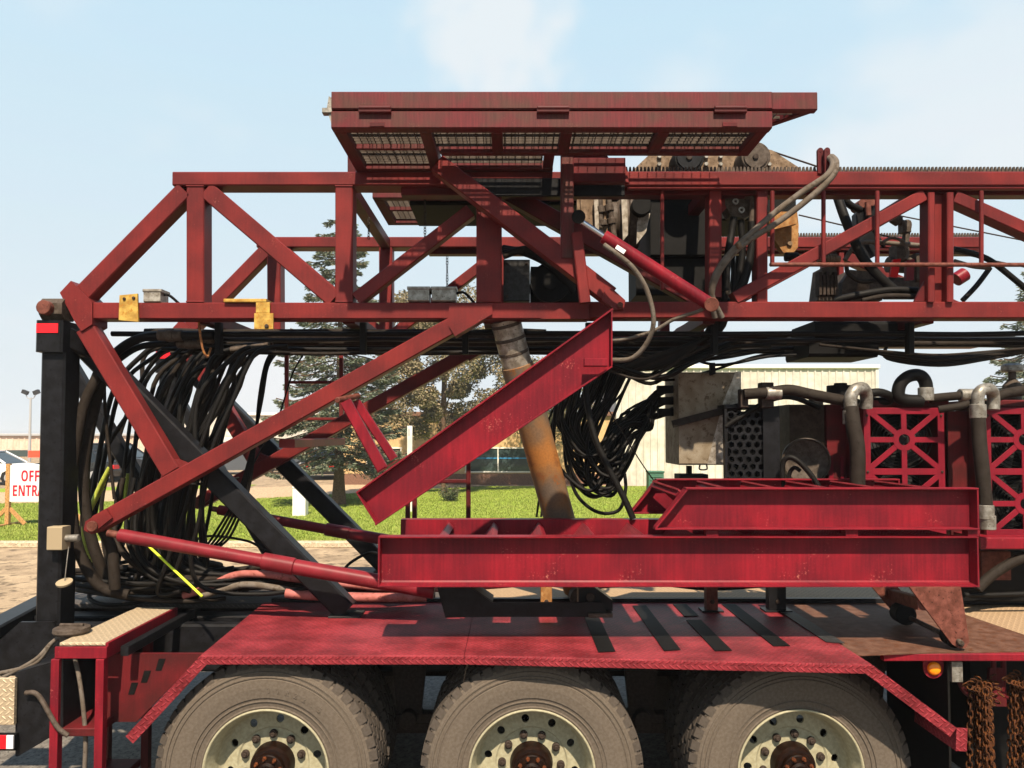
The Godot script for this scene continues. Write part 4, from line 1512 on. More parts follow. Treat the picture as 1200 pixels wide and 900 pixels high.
func build_platforms() -> void:
	for k in 2:
		var lab: String = ["red folding work platform with steel grating above the mast, hinged panel on top", "red work platform with steel grating hung on the far side of the mast"][k]
		var PD := 3.6
		var c := P(388, 150, PD)
		var yb := c.y
		var t := thing("work_platform", lab, "platform", Vector3(0, yb, -PD - 1.0), "work platforms on the mast")
		var L := t.position
		var xl := P(388, 150, PD).x
		var xr := P(905, 150, PD).x
		var xs := P(497, 150, PD).x
		var y1 := P(600, 129, PD).y - yb
		var y2 := P(600, 107, PD).y - yb
		var zn := 1.0       # near edge, 3.9 m away
		var m: Material = M.platform_red
		var mb := MB.new()
		mb.box(Vector3(xl, 0, zn), Vector3(xr, y1 - 0.004, zn - 0.06), 0.005)
		obj("edge_beam", mb, m, t)
		mb = MB.new()
		mb.box(Vector3(xl, 0.0, zn - 0.06), Vector3(xl + 0.06, y1 - 0.006, 0.38), 0.005)
		obj("end_beam", mb, m, t)
		mb = MB.new()
		mb.bar(Vector3(xr - 0.03, y1 / 2 - 0.003, zn - 0.06), Vector3(xr - 0.03, y1 / 2 - 0.003, 0.63), 0.06, y1 - 0.008)
		obj("end_beam", mb, m, t)
		mb = MB.new()
		mb.box(Vector3(xl + 0.06, 0.0, 0.38), Vector3(xs + 0.05, y1 - 0.03, 0.43), 0.005)
		obj("back_beam", mb, m, t)
		mb = MB.new()
		mb.box(Vector3(xs + 0.05, 0.0, 0.63), Vector3(xr - 0.06, y1 - 0.04, 0.67), 0.005)
		obj("back_beam", mb, m, t)
		mb = MB.new()
		mb.box(Vector3(xl + 0.06, 0.01, 0.68), Vector3(xs - 0.028, 0.05, 0.70), 0.004)
		obj("cross_beam", mb, m, t)
		for q in [[xs, 0.38], [-0.075, 0.67], [0.27, 0.67], [0.75, 0.67]]:
			mb = MB.new()
			mb.box(Vector3(q[0] - 0.028, 0.0, zn - 0.06), Vector3(q[0] + 0.028, y1 - 0.012, q[1]), 0.004)
			obj("joist", mb, m, t)
		stuff(obj("grating", grating(xl + 0.06, xs - 0.028, 0.045, zn - 0.06, 0.43), M.grimy_steel, t))
		stuff(obj("grating", grating(xs + 0.028, xr - 0.06, 0.045, zn - 0.06, 0.67), M.grimy_steel, t))
		# deeper bay in the middle
		stuff(obj("grating", grating(xs + 0.05, 0.17, 0.045, 0.628, 0.435), M.grimy_steel, t))
		mb = MB.new()
		mb.box(Vector3(xs + 0.051, 0.0, 0.385), Vector3(0.23, y1 - 0.035, 0.43), 0.005)
		obj("back_beam", mb, m, t)
		mb = MB.new()
		mb.box(Vector3(0.175, 0.004, 0.431), Vector3(0.228, y1 - 0.03, 0.629), 0.005)
		obj("joist", mb, m, t)
		if k == 1:
			t.position.z -= 1.08
			continue
		# second panel folded on top
		var x2 := P(958, 120, PD).x
		mb = MB.new()
		mb.box(Vector3(xl, y1 + 0.006, zn), Vector3(xr, y2, zn - 0.05), 0.005)
		obj("upper_edge", mb, m, t)
		mb = MB.new()
		mb.box(Vector3(xr + 0.002, y1 + 0.002, zn - 0.001), Vector3(x2, y2 - 0.002, zn - 0.05), 0.005)
		obj("upper_edge", mb, m, t)
		mb = MB.new()
		mb.bar(Vector3(x2 - 0.02, y1 + 0.04, zn - 0.05), Vector3(xr - 0.10, y1 + 0.04, 0.60), 0.04, 0.06)
		obj("upper_end", mb, M.deep_red, t)
		mb = MB.new()
		mb.box(Vector3(xl + 0.004, y1 + 0.008, zn - 0.05), Vector3(xl + 0.05, y2 - 0.004, 0.40), 0.004)
		mb.box(Vector3(xl + 0.05, y1 + 0.008, 0.40), Vector3(xr - 0.1, y2 - 0.004, 0.45), 0.004)
		obj("upper_frame", mb, m, t)
		stuff(obj("upper_grating", grating(xl + 0.05, x2 - 0.03, y1 + 0.035, zn - 0.05, 0.52, 0.05, 0.30), M.grimy_steel, t))
		# hinges and latch
		for px in [440, 648, 855]:
			var hx := P(px, 129, PD).x
			mb = MB.new()
			mb.box(Vector3(hx - 0.078, y1 - 0.02, zn + 0.022), Vector3(hx + 0.078, y1 + 0.008, zn), 0.004)
			mb.cyl(Vector3(hx - 0.078, y1 + 0.003, zn + 0.016), Vector3(hx + 0.078, y1 + 0.003, zn + 0.016), 0.011, 10)
			obj("hinge", mb, M.deep_red, t)
		mb = MB.new()
		mb.plate(PackedVector3Array([Vector3(xl - 0.002, y1 - 0.07, zn - 0.03), Vector3(xl - 0.03, y1 + 0.02, zn - 0.03), Vector3(xl - 0.02, y2 - 0.01, zn - 0.03), Vector3(xl - 0.002, y2 - 0.02, zn - 0.03)]), Vector3(0, 0, -0.05))
		mb.box(Vector3(xl - 0.05, y1 - 0.005, zn - 0.02), Vector3(xl - 0.002, y1 + 0.022, zn - 0.06), 0.004)
		obj("latch", mb, M.galvanised, t)
		for px in [442, 855]:
			var hx := P(px, 145, PD).x
			mb = MB.new()
			mb.box(Vector3(hx - 0.035, 0.004, zn + 0.008), Vector3(hx + 0.035, 0.026, zn + 0.0005), 0.003)
			obj("drain_lip", mb, M.deep_red, t)
		# post and knee braces that carry it
		if k == 0:
			beam("post", 665, 172, 665, 302, 4.02, 15, 0.07, M.platform_red, t).position -= L
			beam("knee_brace", 512, 190, 716, 346, 4.03, 22, 0.09, M.mast_red, t).position -= L
			plate_at("brace_lug", [[709, 336], [721, 341], [733, 352], [731, 362], [722, 363], [706, 352]], 4.02, 0.05, M.mast_red, t).position -= L
			drum("pin", 727, 357, 4.005, 0.016, 0.08, M.brown_steel, t, 12).position -= L
			beam("knee_brace", 590, 222, 830, 356, 4.34, 20, 0.08, M.deep_red, t).position -= L
			beam("strut", 676, 272, 686, 354, 3.98, 13, 0.06, M.mast_red, t).position -= L
			beam("bracket", 668, 199, 733, 199, 4.05, 30, 0.05, M.deep_red, t).position -= L
			plate_at("bracket_plate", [[672, 160], [696, 168], [713, 184], [672, 184]], 4.06, 0.03, M.deep_red, t).position -= L
			beam("arm", 500, 165, 500, 205, 4.3, 12, 0.05, M.deep_red, t).position -= L
			beam("arm", 412, 165, 412, 206, 4.48, 10, 0.05, M.deep_red, t).position -= L
	# lift cylinder of the platform
	var t2 := thing("platform_cylinder", "slim red hydraulic cylinder with chrome rod beside the knee brace", "hydraulic cylinder", P(832, 358, 3.92))
	var o := t2.position
	var mb2 := MB.new()
	mb2.cyl(P(707, 277, 3.92) - o, P(832, 357, 3.92) - o, 0.036, 20)
	obj("barrel", mb2, M.stair_red, t2)
	mb2 = MB.new()
	mb2.cyl(P(676, 256, 3.92) - o, P(709, 278, 3.92) - o, 0.015, 14)
	obj("rod", mb2, M.chrome, t2)
	mb2 = MB.new()
	mb2.cyl(P(678, 254, 3.88) - o, P(678, 254, 3.96) - o, 0.036, 16)
	obj("rod_eye", mb2, M.black_matte, t2)
	mb2 = MB.new()
	mb2.cyl(P(834, 357, 3.87) - o, P(834, 357, 3.97) - o, 0.038, 16)
	obj("base_eye", mb2, M.brown_steel, t2)
	mb2 = MB.new()
	var q0 := P(722, 289, 3.88) - o
	mb2.bar(q0, q0 + Vector3(0.045, -0.03, 0), 0.004, 0.024, Vector3.UP, 0.001)
	obj("label_plate", mb2, M.reflector_white, t2)

# ------------------------------------------------------------------ folded stairs and channel
func channel(h: float, f: float, tk := 0.009) -> PackedVector2Array:
	var a := h / 2
	return PackedVector2Array([Vector2(0, -a), Vector2(f, -a), Vector2(f, -a + tk * 0.7), Vector2(tk + 0.006, -a + tk * 1.3), Vector2(tk, -a + tk * 1.3 + 0.008), Vector2(tk, a - tk * 1.3 - 0.008), Vector2(tk + 0.006, a - tk * 1.3), Vector2(f, a - tk * 0.7), Vector2(f, a), Vector2(0, a)])

func build_stairs() -> void:
	var up := Vector3.UP
	# lower stair: two channels and slanting treads
	var a := P(443, 629, 3.70)
	var b := P(443, 688, 3.70)
	var e := P(1147, 629, 3.70)
	var h := a.y - b.y
	var ym := (a.y + b.y) / 2
	var t := thing("folded_stair", "long crimson stair of two channels lying flat on black deck brackets", "stairs", Vector3((a.x + e.x) / 2, b.y, -4.1), "folded stairs on the deck")
	var L := t.position
	var mb := MB.new()
	mb.extrude(channel(h, 0.075), Vector3(a.x, ym, -3.775) - L, Vector3(e.x, ym, -3.775) - L, up)
	obj("stringer", mb, M.stair_red, t)
	mb = MB.new()
	mb.extrude(channel(h, -0.075, -0.009) if false else channel(h, 0.075), Vector3(e.x, ym, -4.45) - L, Vector3(a.x, ym, -4.45) - L, up)
	obj("stringer", mb, M.stair_red, t)
	for q in [[a.x, 0.008], [e.x, -0.008]]:
		mb = MB.new()
		mb.box(Vector3(q[0], ym - h / 2 + 0.002, -3.702) - L, Vector3(q[0] + q[1], ym + h / 2 - 0.002, -3.774) - L, 0.001)
		obj("end_plate", mb, M.stair_red, t)
	var x := a.x + 0.22
	while x < e.x - 0.1:
		var tr := part("tread", t)
		mb = MB.new()
		var p := Vector3(x - 0.07, b.y + 0.04, -4.11) - L
		var q := Vector3(x + 0.07, a.y - 0.018, -4.11) - L
		mb.bar(p, q, 0.66, 0.012, Vector3(-1, 1, 0).normalized(), 0.002)
		obj("pan", mb, M.deck_red, tr)
		mb = MB.new()
		for s in [p, q]:
			mb.bar(s + Vector3(0.012, -0.012, 0.325), s + Vector3(0.012, -0.012, -0.325), 0.006, 0.035, Vector3(-1, 1, 0).normalized(), 0.001)
		obj("nosing", mb, M.stair_red, tr)
		x += 0.262
	# upper, shorter stair with slanted ends
	a = P(805, 572, 3.70)
	b = P(768, 621, 3.70)
	e = P(1147, 572, 3.70)
	h = a.y - b.y
	ym = (a.y + b.y) / 2
	var u := thing("folded_stair", "shorter crimson stair with slanted ends stacked on the long one", "stairs", Vector3((a.x + e.x) / 2, b.y, -4.1), "folded stairs on the deck")
	L = u.position
	for k in 2:
		var d := 3.70 if k == 0 else 4.45
		var zt := 1.0 if k == 0 else 1.0
		var s := part("stringer", u)
		mb = MB.new()
		var zw := -d - 0.062
		mb.plate(PackedVector3Array([Vector3(b.x, b.y, zw) - L, Vector3(a.x, a.y, zw) - L, Vector3(e.x, a.y, zw) - L, Vector3(e.x, b.y, zw) - L]), Vector3(0, 0, -0.009))
		obj("web", mb, M.stair_red, s)
		mb = MB.new()
		mb.box(Vector3(a.x - 0.004, a.y - 0.008, -d) - L, Vector3(e.x, a.y + 0.001, -d - 0.0615) - L, 0.002)
		obj("flange", mb, M.stair_red, s)
		mb = MB.new()
		mb.box(Vector3(b.x, b.y - 0.001, -d) - L, Vector3(e.x, b.y + 0.008, -d - 0.0615) - L, 0.002)
		obj("flange", mb, M.stair_red, s)
		mb = MB.new()
		var dr := (a - b).normalized()
		mb.bar(Vector3(b.x + 0.004, b.y + 0.008, -d - 0.031) - L, Vector3(a.x + 0.001, a.y - 0.008, -d - 0.031) - L, 0.061, 0.009, Vector3(-dr.y, dr.x, 0), 0.001)
		obj("flange", mb, M.stair_red, s)
		mb = MB.new()
		mb.box(Vector3(e.x, b.y + 0.002, -d - 0.002) - L, Vector3(e.x - 0.008, a.y - 0.002, -d - 0.06) - L, 0.001)
		obj("end_plate", mb, M.stair_red, s)
	x = a.x + 0.03
	while x < e.x - 0.05:
		var tr2 := part("tread", u)
		mb = MB.new()
		var p2 := Vector3(x - 0.06, a.y - 0.01, -4.11) - L
		var q2 := Vector3(x + 0.10, b.y + 0.05, -4.11) - L
		mb.bar(p2, q2, 0.67, 0.010, Vector3(1, 1, 0).normalized(), 0.002)
		obj("pan", mb, M.deck_red, tr2)
		mb = MB.new()
		mb.bar(p2 + Vector3(0.004, -0.02, 0.33), p2 + Vector3(0.004, -0.02, -0.33), 0.006, 0.04, Vector3(1, 1, 0).normalized(), 0.001)
		obj("nosing", mb, M.stair_red, tr2)
		x += 0.262
	# spacers that keep the two apart
	for px in [830, 990, 1130]:
		mb = MB.new()
		var c := P(px, 624.5, 3.8)
		mb.box(Vector3(c.x - 0.03, P(px, 629, 3.70).y + 0.0, -3.72) - L, Vector3(c.x + 0.03, b.y - 0.001, -3.77) - L, 0.002)
		obj("spacer", mb, M.stair_red, u)
	# loose-looking channel hanging from the mast
	var v := thing("hanging_channel", "wide crimson steel channel sloping down from the mast's lower chord", "steel channel", P(430, 600, 3.85), "")
	L = v.position
	var d2 := 3.84
	var A := P(417, 577, d2)
	var B := P(718, 361, d2)
	var C := P(718, 430, d2)
	var D := P(440, 616, d2)
	var zz := Vector3(0, 0, -0.062)
	mb = MB.new()
	mb.plate(PackedVector3Array([A + zz - L, B + zz - L, C + zz - L, D + zz - L]), Vector3(0, 0, -0.009))
	obj("web", mb, M.stair_red, v)
	for q in [[A, B, 1.0], [D, C, -1.0]]:
		mb = MB.new()
		var dir: Vector3 = (q[1] - q[0]).normalized()
		var nn := Vector3(-dir.y, dir.x, 0)
		mb.bar(q[0] - L + Vector3(0, 0, -0.031) - nn * 0.004 * q[2], q[1] - L + Vector3(0, 0, -0.031) - nn * 0.004 * q[2], 0.0615, 0.010, nn, 0.002)
		obj("flange", mb, M.stair_red, v)
	mb = MB.new()
	mb.bar(A - L + Vector3(0.006, -0.006, -0.03), D - L + Vector3(0.004, 0.006, -0.03), 0.055, 0.007, Vector3(1, 0.6, 0).normalized(), 0.001)
	mb.bar(B - L + Vector3(-0.004, -0.008, -0.03), C - L + Vector3(-0.004, 0.008, -0.03), 0.058, 0.007, Vector3(1, 0, 0), 0.001)
	obj("end_plate", mb, M.stair_red, v)
	mb = MB.new()
	mb.box(P(685, 420, 3.80) - L, P(712, 429, 3.80) - L + Vector3(0, 0, -0.05), 0.003)
	obj("stop_block", mb, M.stair_red, v)
	beam("prop_leg", 404, 470, 448, 551, 3.96, 13, 0.04, M.stair_red, v).position -= L
	beam("prop_leg", 416, 470, 461, 538, 4.18, 10, 0.04, M.stair_red, v).position -= L
	mb = MB.new()
	mb.plate(PackedVector3Array([P(443, 552, 3.96) - L, P(466, 538, 3.96) - L, P(466, 538, 3.96) - L + Vector3(0, 0, -0.24), P(443, 552, 3.96) - L + Vector3(0, 0, -0.24)]), Vector3(-0.004, -0.008, 0))
	obj("prop_foot", mb, M.stair_red, v)
	mb = MB.new()
	mb.cyl(P(395, 469, 3.95) - L, P(420, 464, 4.2) - L, 0.016, 10)
	obj("prop_pin", mb, M.brown_steel, v)
	# brackets on the deck that carry the stairs
	var lab := ["black gusseted deck bracket at the open end of the long stair", "black low deck bracket under the middle of the long stair"]
	var br := thing("deck_bracket", "black welded deck bracket carrying the long stair, beside the red strut's end", "bracket", Vector3(P(600, 715, 3.95).x, TOP, -3.95))
	L = br.position
	for d in [3.92, 4.10]:
		plate_at("cheek", [[510, 680], [537, 679], [577, 706], [706, 706], [712, 723], [575, 723], [522, 724]], d, 0.012, M.black_steel, br).position -= L
	mb = MB.new()
	mb.plate(PackedVector3Array([P(537, 679.5, 3.935) - L, P(577, 706.5, 3.935) - L, P(577, 706.5, 3.935) - L + Vector3(0, 0, -0.165), P(537, 679.5, 3.935) - L + Vector3(0, 0, -0.165)]), Vector3(0.003, 0.006, 0))
	obj("gusset_top", mb, M.black_steel, br)
	plate_at("saddle", [[678, 690], [694, 686], [718, 704], [718, 716], [678, 712]], 3.98, 0.10, M.black_steel, br).position -= L
	mb = MB.new()
	mb.cyl(P(692, 700, 3.95) - L, P(692, 700, 4.1) - L, 0.024)
	obj("saddle_pin", mb, M.nut_dark, br)
	mb = MB.new()
	mb.box(P(690, 719, 3.9) - L, P(718, 724, 3.9) - L + Vector3(0, 0, -0.2), 0.003)
	obj("base_plate", mb, M.grimy_steel, br)
	for px in [[833, "tan"], [909, "black"], [640, "ochre"]]:
		var s2 := P(px[0], 690, 4.5)
		var lab3: String = {"tan": "short rust-brown peg under the far stringer of the long stair", "black": "square black post under the far stringer of the long stair", "ochre": "stubby orange-rusty bracket under the long stair by the pink hoses"}[px[1]]
		var pk := thing("stair_rest", lab3, "support", Vector3(s2.x, TOP, -4.5))
		mb = MB.new()
		var w := 0.05 if px[1] == "black" else 0.033
		mb.box(Vector3(-w, 0, 0.03), Vector3(w, P(0, 684, 4.5).y - TOP + 0.02, -0.03), 0.004)
		obj("post", mb, M.black_steel if px[1] == "black" else (M.brown_steel if px[1] == "tan" else M.ochre_steel), pk)
		mb = MB.new()
		mb.box(Vector3(-w - 0.03, 0, 0.05), Vector3(w + 0.03, 0.01, -0.05), 0.002)
		obj("base_plate", mb, M.black_steel, pk)
		mb = MB.new()
		mb.cyl(Vector3(0, 0.06, 0.031), Vector3(0, 0.06, 0.042), 0.014, 6)
		obj("bolt", mb, M.nut_dark, pk)
	# brown pivot bracket at the right end of the stair
	var pb := thing("pivot_bracket", "rusty brown triangular pivot bracket under the right end of the long stair", "bracket", Vector3(P(1126, 757, 3.68).x, TOP - 0.02, -3.68))
	L = pb.position
	plate_at("cheek", [[1066, 688], [1126, 688], [1136, 752], [1132, 759], [1124, 760], [1116, 755]], 3.68, 0.014, M.brown_steel, pb).position -= L
	plate_at("cheek", [[1022, 688], [1052, 688], [1075, 712], [1068, 724], [1056, 722], [1046, 716]], 4.25, 0.014, M.brown_steel, pb).position -= L
	mb = MB.new()
	mb.bar(P(1046, 697, 4.24) - L, P(1082, 708, 3.70) - L, 0.05, 0.06)
	obj("tie", mb, M.brown_steel, pb)
	mb = MB.new()
	mb.cyl(P(1056, 719, 4.22) - L, P(1126, 753, 3.66) - L, 0.013, 10)
	obj("pivot_rod", mb, M.grimy_steel, pb)
	mb = MB.new()
	mb.cyl(P(1054, 717, 4.22) - L, P(1062, 721, 4.12) - L, 0.055, 16)
	mb.cyl(P(1112, 743, 3.76) - L, P(1120, 748, 3.70) - L, 0.05, 16)
	obj("roller", mb, M.black_matte, pb)
	mb = MB.new()
	mb.cyl(P(1126, 754, 3.672) - L, P(1126, 754, 3.69) - L, 0.016, 8)
	obj("bolt", mb, M.nut_dark, pb)

# ------------------------------------------------------------------ coolers, cabinet, plumbing behind the stairs
func fan_grid(t: Node, x0: float, y0: float, x1: float, y1: float, z: float, rows: int) -> void:
	# a painted frame cut into eight-spoke openings, black fan and wire guard behind (metres, local to t)
	var w := x1 - x0
	var bw := 0.038
	var fr := part("fan_frame", t)
	var hh := (y1 - y0) / rows
	for q in [[Vector3(x0, y0, z), Vector3(x0 + bw, y1, z)], [Vector3(x1 - bw, y0, z), Vector3(x1, y1, z)]]:
		var mb := MB.new()
		mb.box(q[0], q[1] + Vector3(0, 0, -0.01), 0.002)
		obj("frame_bar", mb, M.cooler_red, fr)
	for k in rows + 1:
		var mb := MB.new()
		var y := y0 + hh * k
		mb.box(Vector3(x0 + bw, clampf(y - bw / 2, y0, y1 - bw), z), Vector3(x1 - bw, clampf(y - bw / 2, y0, y1 - bw) + bw, z - 0.0101), 0.002)
		obj("frame_bar", mb, M.cooler_red, fr)
	for k in rows:
		var c := Vector3((x0 + x1) / 2, y0 + hh * (k + 0.5), z - 0.005)
		var hx := w / 2 - bw * 0.6
		var hy := hh / 2 - bw * 0.3
		for s in 8:
			var mb := MB.new()
			var dirs := [Vector2(1, 0), Vector2(1, 1), Vector2(0, 1), Vector2(-1, 1), Vector2(-1, 0), Vector2(-1, -1), Vector2(0, -1), Vector2(1, -1)]
			var dd: Vector2 = dirs[s]
			var to := c + Vector3(dd.x * hx, dd.y * hy, 0)
			var dr := (to - c).normalized()
			mb.bar(c + dr * 0.035, to, 0.0095 - 0.0003 * (s % 2), 0.032, Vector3(-dr.y, dr.x, 0), 0.001)
			obj("spoke", mb, M.cooler_red, fr)
		var ring := MB.new()
		ring.lathe(c + Vector3(0, 0, -0.006), Vector3(0, 0, 1), [Vector2(0.034, 0.0), Vector2(0.066, 0.0), Vector2(0.066, 0.0125), Vector2(0.034, 0.0125), Vector2(0.034, 0.0)], 24)
		obj("hub_ring", ring, M.cooler_red, fr)
		var fan := part("fan", t)
		var mb2 := MB.new()
		for i in 7:
			var r := 0.06 + 0.022 * i
			var loop := PackedVector3Array()
			for j in 29:
				loop.append(c + Vector3(cos(TAU * j / 28.0) * r, sin(TAU * j / 28.0) * r * minf(1.0, hy / hx + 0.1), -0.045))
			mb2.tube(loop, 0.0028, 5, false)
		obj("wire_guard", mb2, M.black_matte, fan)
		for i in 6:
			var mb3 := MB.new()
			var a := TAU * i / 6.0
			var d1 := Vector3(cos(a), sin(a), 0)
			var d2 := Vector3(-sin(a), cos(a), 0)
			mb3.plate(PackedVector3Array([c + d1 * 0.04 + d2 * 0.02 + Vector3(0, 0, -0.07), c + d1 * 0.17 + d2 * 0.06 + Vector3(0, 0, -0.07), c + d1 * 0.18 - d2 * 0.02 + Vector3(0, 0, -0.10), c + d1 * 0.04 - d2 * 0.02 + Vector3(0, 0, -0.09)]), Vector3(0, 0, -0.004))
			obj("blade", mb3, M.box_charcoal, fan)
		mb2 = MB.new()
		mb2.cyl(c + Vector3(0, 0, -0.04), c + Vector3(0, 0, -0.12), 0.035, 16)
		obj("motor_cap", mb2, M.box_charcoal, fan)

# a sheet with a row of real holes cut through it
func punched(t: Node, called: String, at: Vector3, size: Vector3, turn: Vector3, off: Array, h: float, cnt: int, r: float) -> void:
	var b := CSGBox3D.new()
	b.name = called
	b.size = size
	b.material = M.deep_red
	t.add_child(b, true)
	b.position = at
	for i in cnt:
		var c := CSGCylinder3D.new()
		c.name = "hole"
		c.radius = r
		c.height = 0.05
		c.sides = 14
		c.operation = CSGShape3D.OPERATION_SUBTRACTION
		c.material = M.deep_red
		c.rotation = turn
		var y := h * (i + 0.5) / cnt - h / 2
		c.position = Vector3(0, y, off[0]) if size.x < size.z else Vector3(off[0], y, 0)
		b.add_child(c, true)

func build_coolers() -> void:
	var specs := [[1012, 1109, 4.50, "red fan cooler with eight-spoke openings beside the olive duct box", 2], [1153, 1250, 4.46, "red fan cooler with eight-spoke openings above the red sill", 2]]
	for s in specs:
		var d: float = s[2]
		var a := P(s[0], 478, d)
		var b := P(s[1], 628, d)
		var t := thing("fan_cooler", s[3], "cooler", Vector3((a.x + b.x) / 2, b.y, -d), "fan coolers on the deck")
		var x0 := a.x - t.position.x
		var x1 := b.x - t.position.x
		var H := a.y - b.y
		fan_grid(t, x0, 0.0, x1, H, 0.0, s[4])
		var mb := MB.new()
		mb.box(Vector3(x0, -0.03, -0.022), Vector3(x1, H - 0.006, -0.03), 0.001)
		mb = MB.new()
		mb.box6(Vector3(x1 - 0.006, 0, -0.28), Vector3(x1 + 0.004, H, -0.012))
		mb.box6(Vector3(x0, H - 0.008, -0.28), Vector3(x1, H + 0.004, -0.012))
		mb.box6(Vector3(x0, -0.01, -0.28), Vector3(x1, 0.004, -0.012))
		obj("shroud", mb, M.deep_red, t)
		punched(t, "vented_side", Vector3(x0 + 0.001, H / 2, -0.146), Vector3(0.01, H, 0.268), Vector3(0, 0, PI / 2), [0.076], H, 7, 0.018)
		mb = MB.new()
		mb.box6(Vector3(x0, 0, -0.42), Vector3(x1, H - 0.01, -0.281))
		obj("radiator_core", mb, M.black_matte, t)
		mb = MB.new()
		mb.box(Vector3(x0 - 0.03, H + 0.005, -0.05), Vector3(x1 + 0.06, H + 0.05, -0.40), 0.006)
		obj("header_tank", mb, M.deep_red, t)
		for q in [[x0 + 0.018, 0.06], [x0 + 0.018, 0.5], [x0 + 0.018, 0.94], [x1 - 0.018, 0.06], [x1 - 0.018, 0.5], [x1 - 0.018, 0.94]]:
			mb = MB.new()
			mb.cyl(Vector3(q[0], H * q[1], 0.001), Vector3(q[0], H * q[1], 0.008), 0.008, 6)
			obj("bolt", mb, M.nut_dark, t)
		for cx in [x0 + 0.01]:
			mb = MB.new()
			mb.box(Vector3(cx - 0.05, H + 0.006, -0.01), Vector3(cx + 0.05, H + 0.046, -0.049), 0.004)
			obj("clip", mb, M.black_matte, t)
	# dark panel linking the two coolers
	var lk := thing("cooler_plenum", "dark red vented casing between the two fan coolers", "casing", P(1130, 628, 4.62))
	var mb := MB.new()
	var u0 := P(1110, 482, 4.62) - lk.position
	var u1 := P(1154, 628, 4.62) - lk.position
	punched(lk, "front_sheet", Vector3((u0.x + u1.x) / 2, u0.y / 2, 0), Vector3(u1.x - u0.x, u0.y, 0.008), Vector3(PI / 2, 0, 0), [(u1.x - u0.x) * 0.32], u0.y, 6, 0.018)
	mb.box(Vector3(u0.x, 0, -0.10), Vector3(u1.x, u0.y, -0.11), 0.002)
	obj("back_sheet", mb, M.deep_red, lk)
	# olive duct box
	var ob := thing("duct_box", "dark olive box with a round duct, red panel on its right", "equipment box", Vector3(P(965, 600, 4.75).x, P(965, 600, 4.75).y, -4.75))
	var L := ob.position
	mb = MB.new()
	mb.box(P(925, 474, 4.75) - L, P(968, 640, 4.75) - L + Vector3(0, 0, -0.35), 0.008)
	obj("casing", mb, M.olive_steel, ob)
	mb = MB.new()
	mb.box(P(968.5, 474, 4.74) - L, P(1008, 640, 4.74) - L + Vector3(0, 0, -0.35), 0.006)
	obj("red_panel", mb, M.deep_red, ob)
	for q in [[971, 977, 535, 570], [985, 989, 535, 570]]:
		mb = MB.new()
		mb.box(P(q[0], q[2], 4.73) - L, P(q[1], q[3], 4.73) - L + Vector3(0, 0, -0.008), 0.002)
		obj("rib", mb, M.cooler_red, ob)
	mb = MB.new()
	var c := P(944, 540, 4.74) - L
	mb.lathe(c, Vector3(-0.25, 0, 1), [Vector2(0.145, -0.02), Vector2(0.145, 0.04), Vector2(0.135, 0.045), Vector2(0.130, 0.03), Vector2(0.03, 0.0), Vector2(0, 0.0)], 32)
	obj("duct_mouth", mb, M.grimy_steel, ob)
	mb = MB.new()
	mb.cyl(P(956, 468, 4.8) - L, P(956, 476, 4.8) - L, 0.045)
	mb.cyl(P(985, 466, 4.85) - L, P(985, 452, 4.85) - L, 0.085, 20)
	mb.cyl(P(985, 452, 4.85) - L, P(985, 449, 4.85) - L, 0.04, 16)
	obj("filler_neck", mb, M.black_matte, ob)
	# black perforated guard
	var pg := thing("perforated_guard", "black guard plate punched with round holes beside the grey cabinet", "guard", P(880, 600, 4.6))
	L = pg.position
	var p0 := P(851, 478, 4.6) - L
	var p1 := P(893, 600, 4.6) - L
	mb = MB.new()
	var pitch := 0.052
	var rows := int((p0.y - p1.y) / (pitch * 0.866))
	var cols := 4
	for r in rows:
		for cc in cols:
			var cx := p0.x + 0.018 + pitch * (cc + 0.5 * (r % 2)) + 0.012
			var cy := p0.y - 0.045 - r * pitch * 0.866
			for i in 6:
				var a0 := PI / 6 + TAU * i / 6.0
				var a1 := PI / 6 + TAU * (i + 1) / 6.0
				var ro := pitch * 0.5774
				var ri := pitch * 0.39
				var o0 := Vector3(cx + cos(a0) * ro, cy + sin(a0) * ro, 0)
				var o1 := Vector3(cx + cos(a1) * ro, cy + sin(a1) * ro, 0)
				var i0 := Vector3(cx + cos(a0) * ri, cy + sin(a0) * ri, 0)
				var i1 := Vector3(cx + cos(a1) * ri, cy + sin(a1) * ri, 0)
				mb.quad(o0, o1, i1, i0, Vector3(0, 0, 1))
				mb.face(i0, i1, i1 + Vector3(0, 0, -0.008), i0 + Vector3(0, 0, -0.008), Vector3(cx, cy, 0) - i0)
	obj("punched_sheet", mb, M.black_steel, pg)
	mb = MB.new()
	mb.box(P(894, 476, 4.58) - L, P(915, 600, 4.58) - L + Vector3(0, 0, -0.3), 0.006)
	mb.box(P(849, 474, 4.59) - L, P(894, 479, 4.59) - L + Vector3(0, 0, -0.3), 0.004)
	mb.box(P(849, 479, 4.59) - L, P(853, 600, 4.59) - L + Vector3(0, 0, -0.04), 0.004)
	obj("guard_frame", mb, M.black_steel, pg)
	mb = MB.new()
	mb.box6(P(855, 600, 4.72) - L + Vector3(0, 0, -0.1), P(892, 482, 4.72) - L)
	obj("core", mb, M.black_matte, pg)
	# grey cabinet
	var cb := thing("grey_cabinet", "weathered grey steel cabinet with a torn film, black hoses plugged into its side", "cabinet", P(830, 545, 4.75))
	L = cb.position
	mb = MB.new()
	var c0 := P(795, 436, 4.75) - L
	var c1 := P(868, 545, 4.75) - L
	mb.box(Vector3(c0.x, c1.y, 0), Vector3(c1.x, c0.y, -0.42), 0.01)
	obj("casing", mb, M.cabinet_grey, cb)
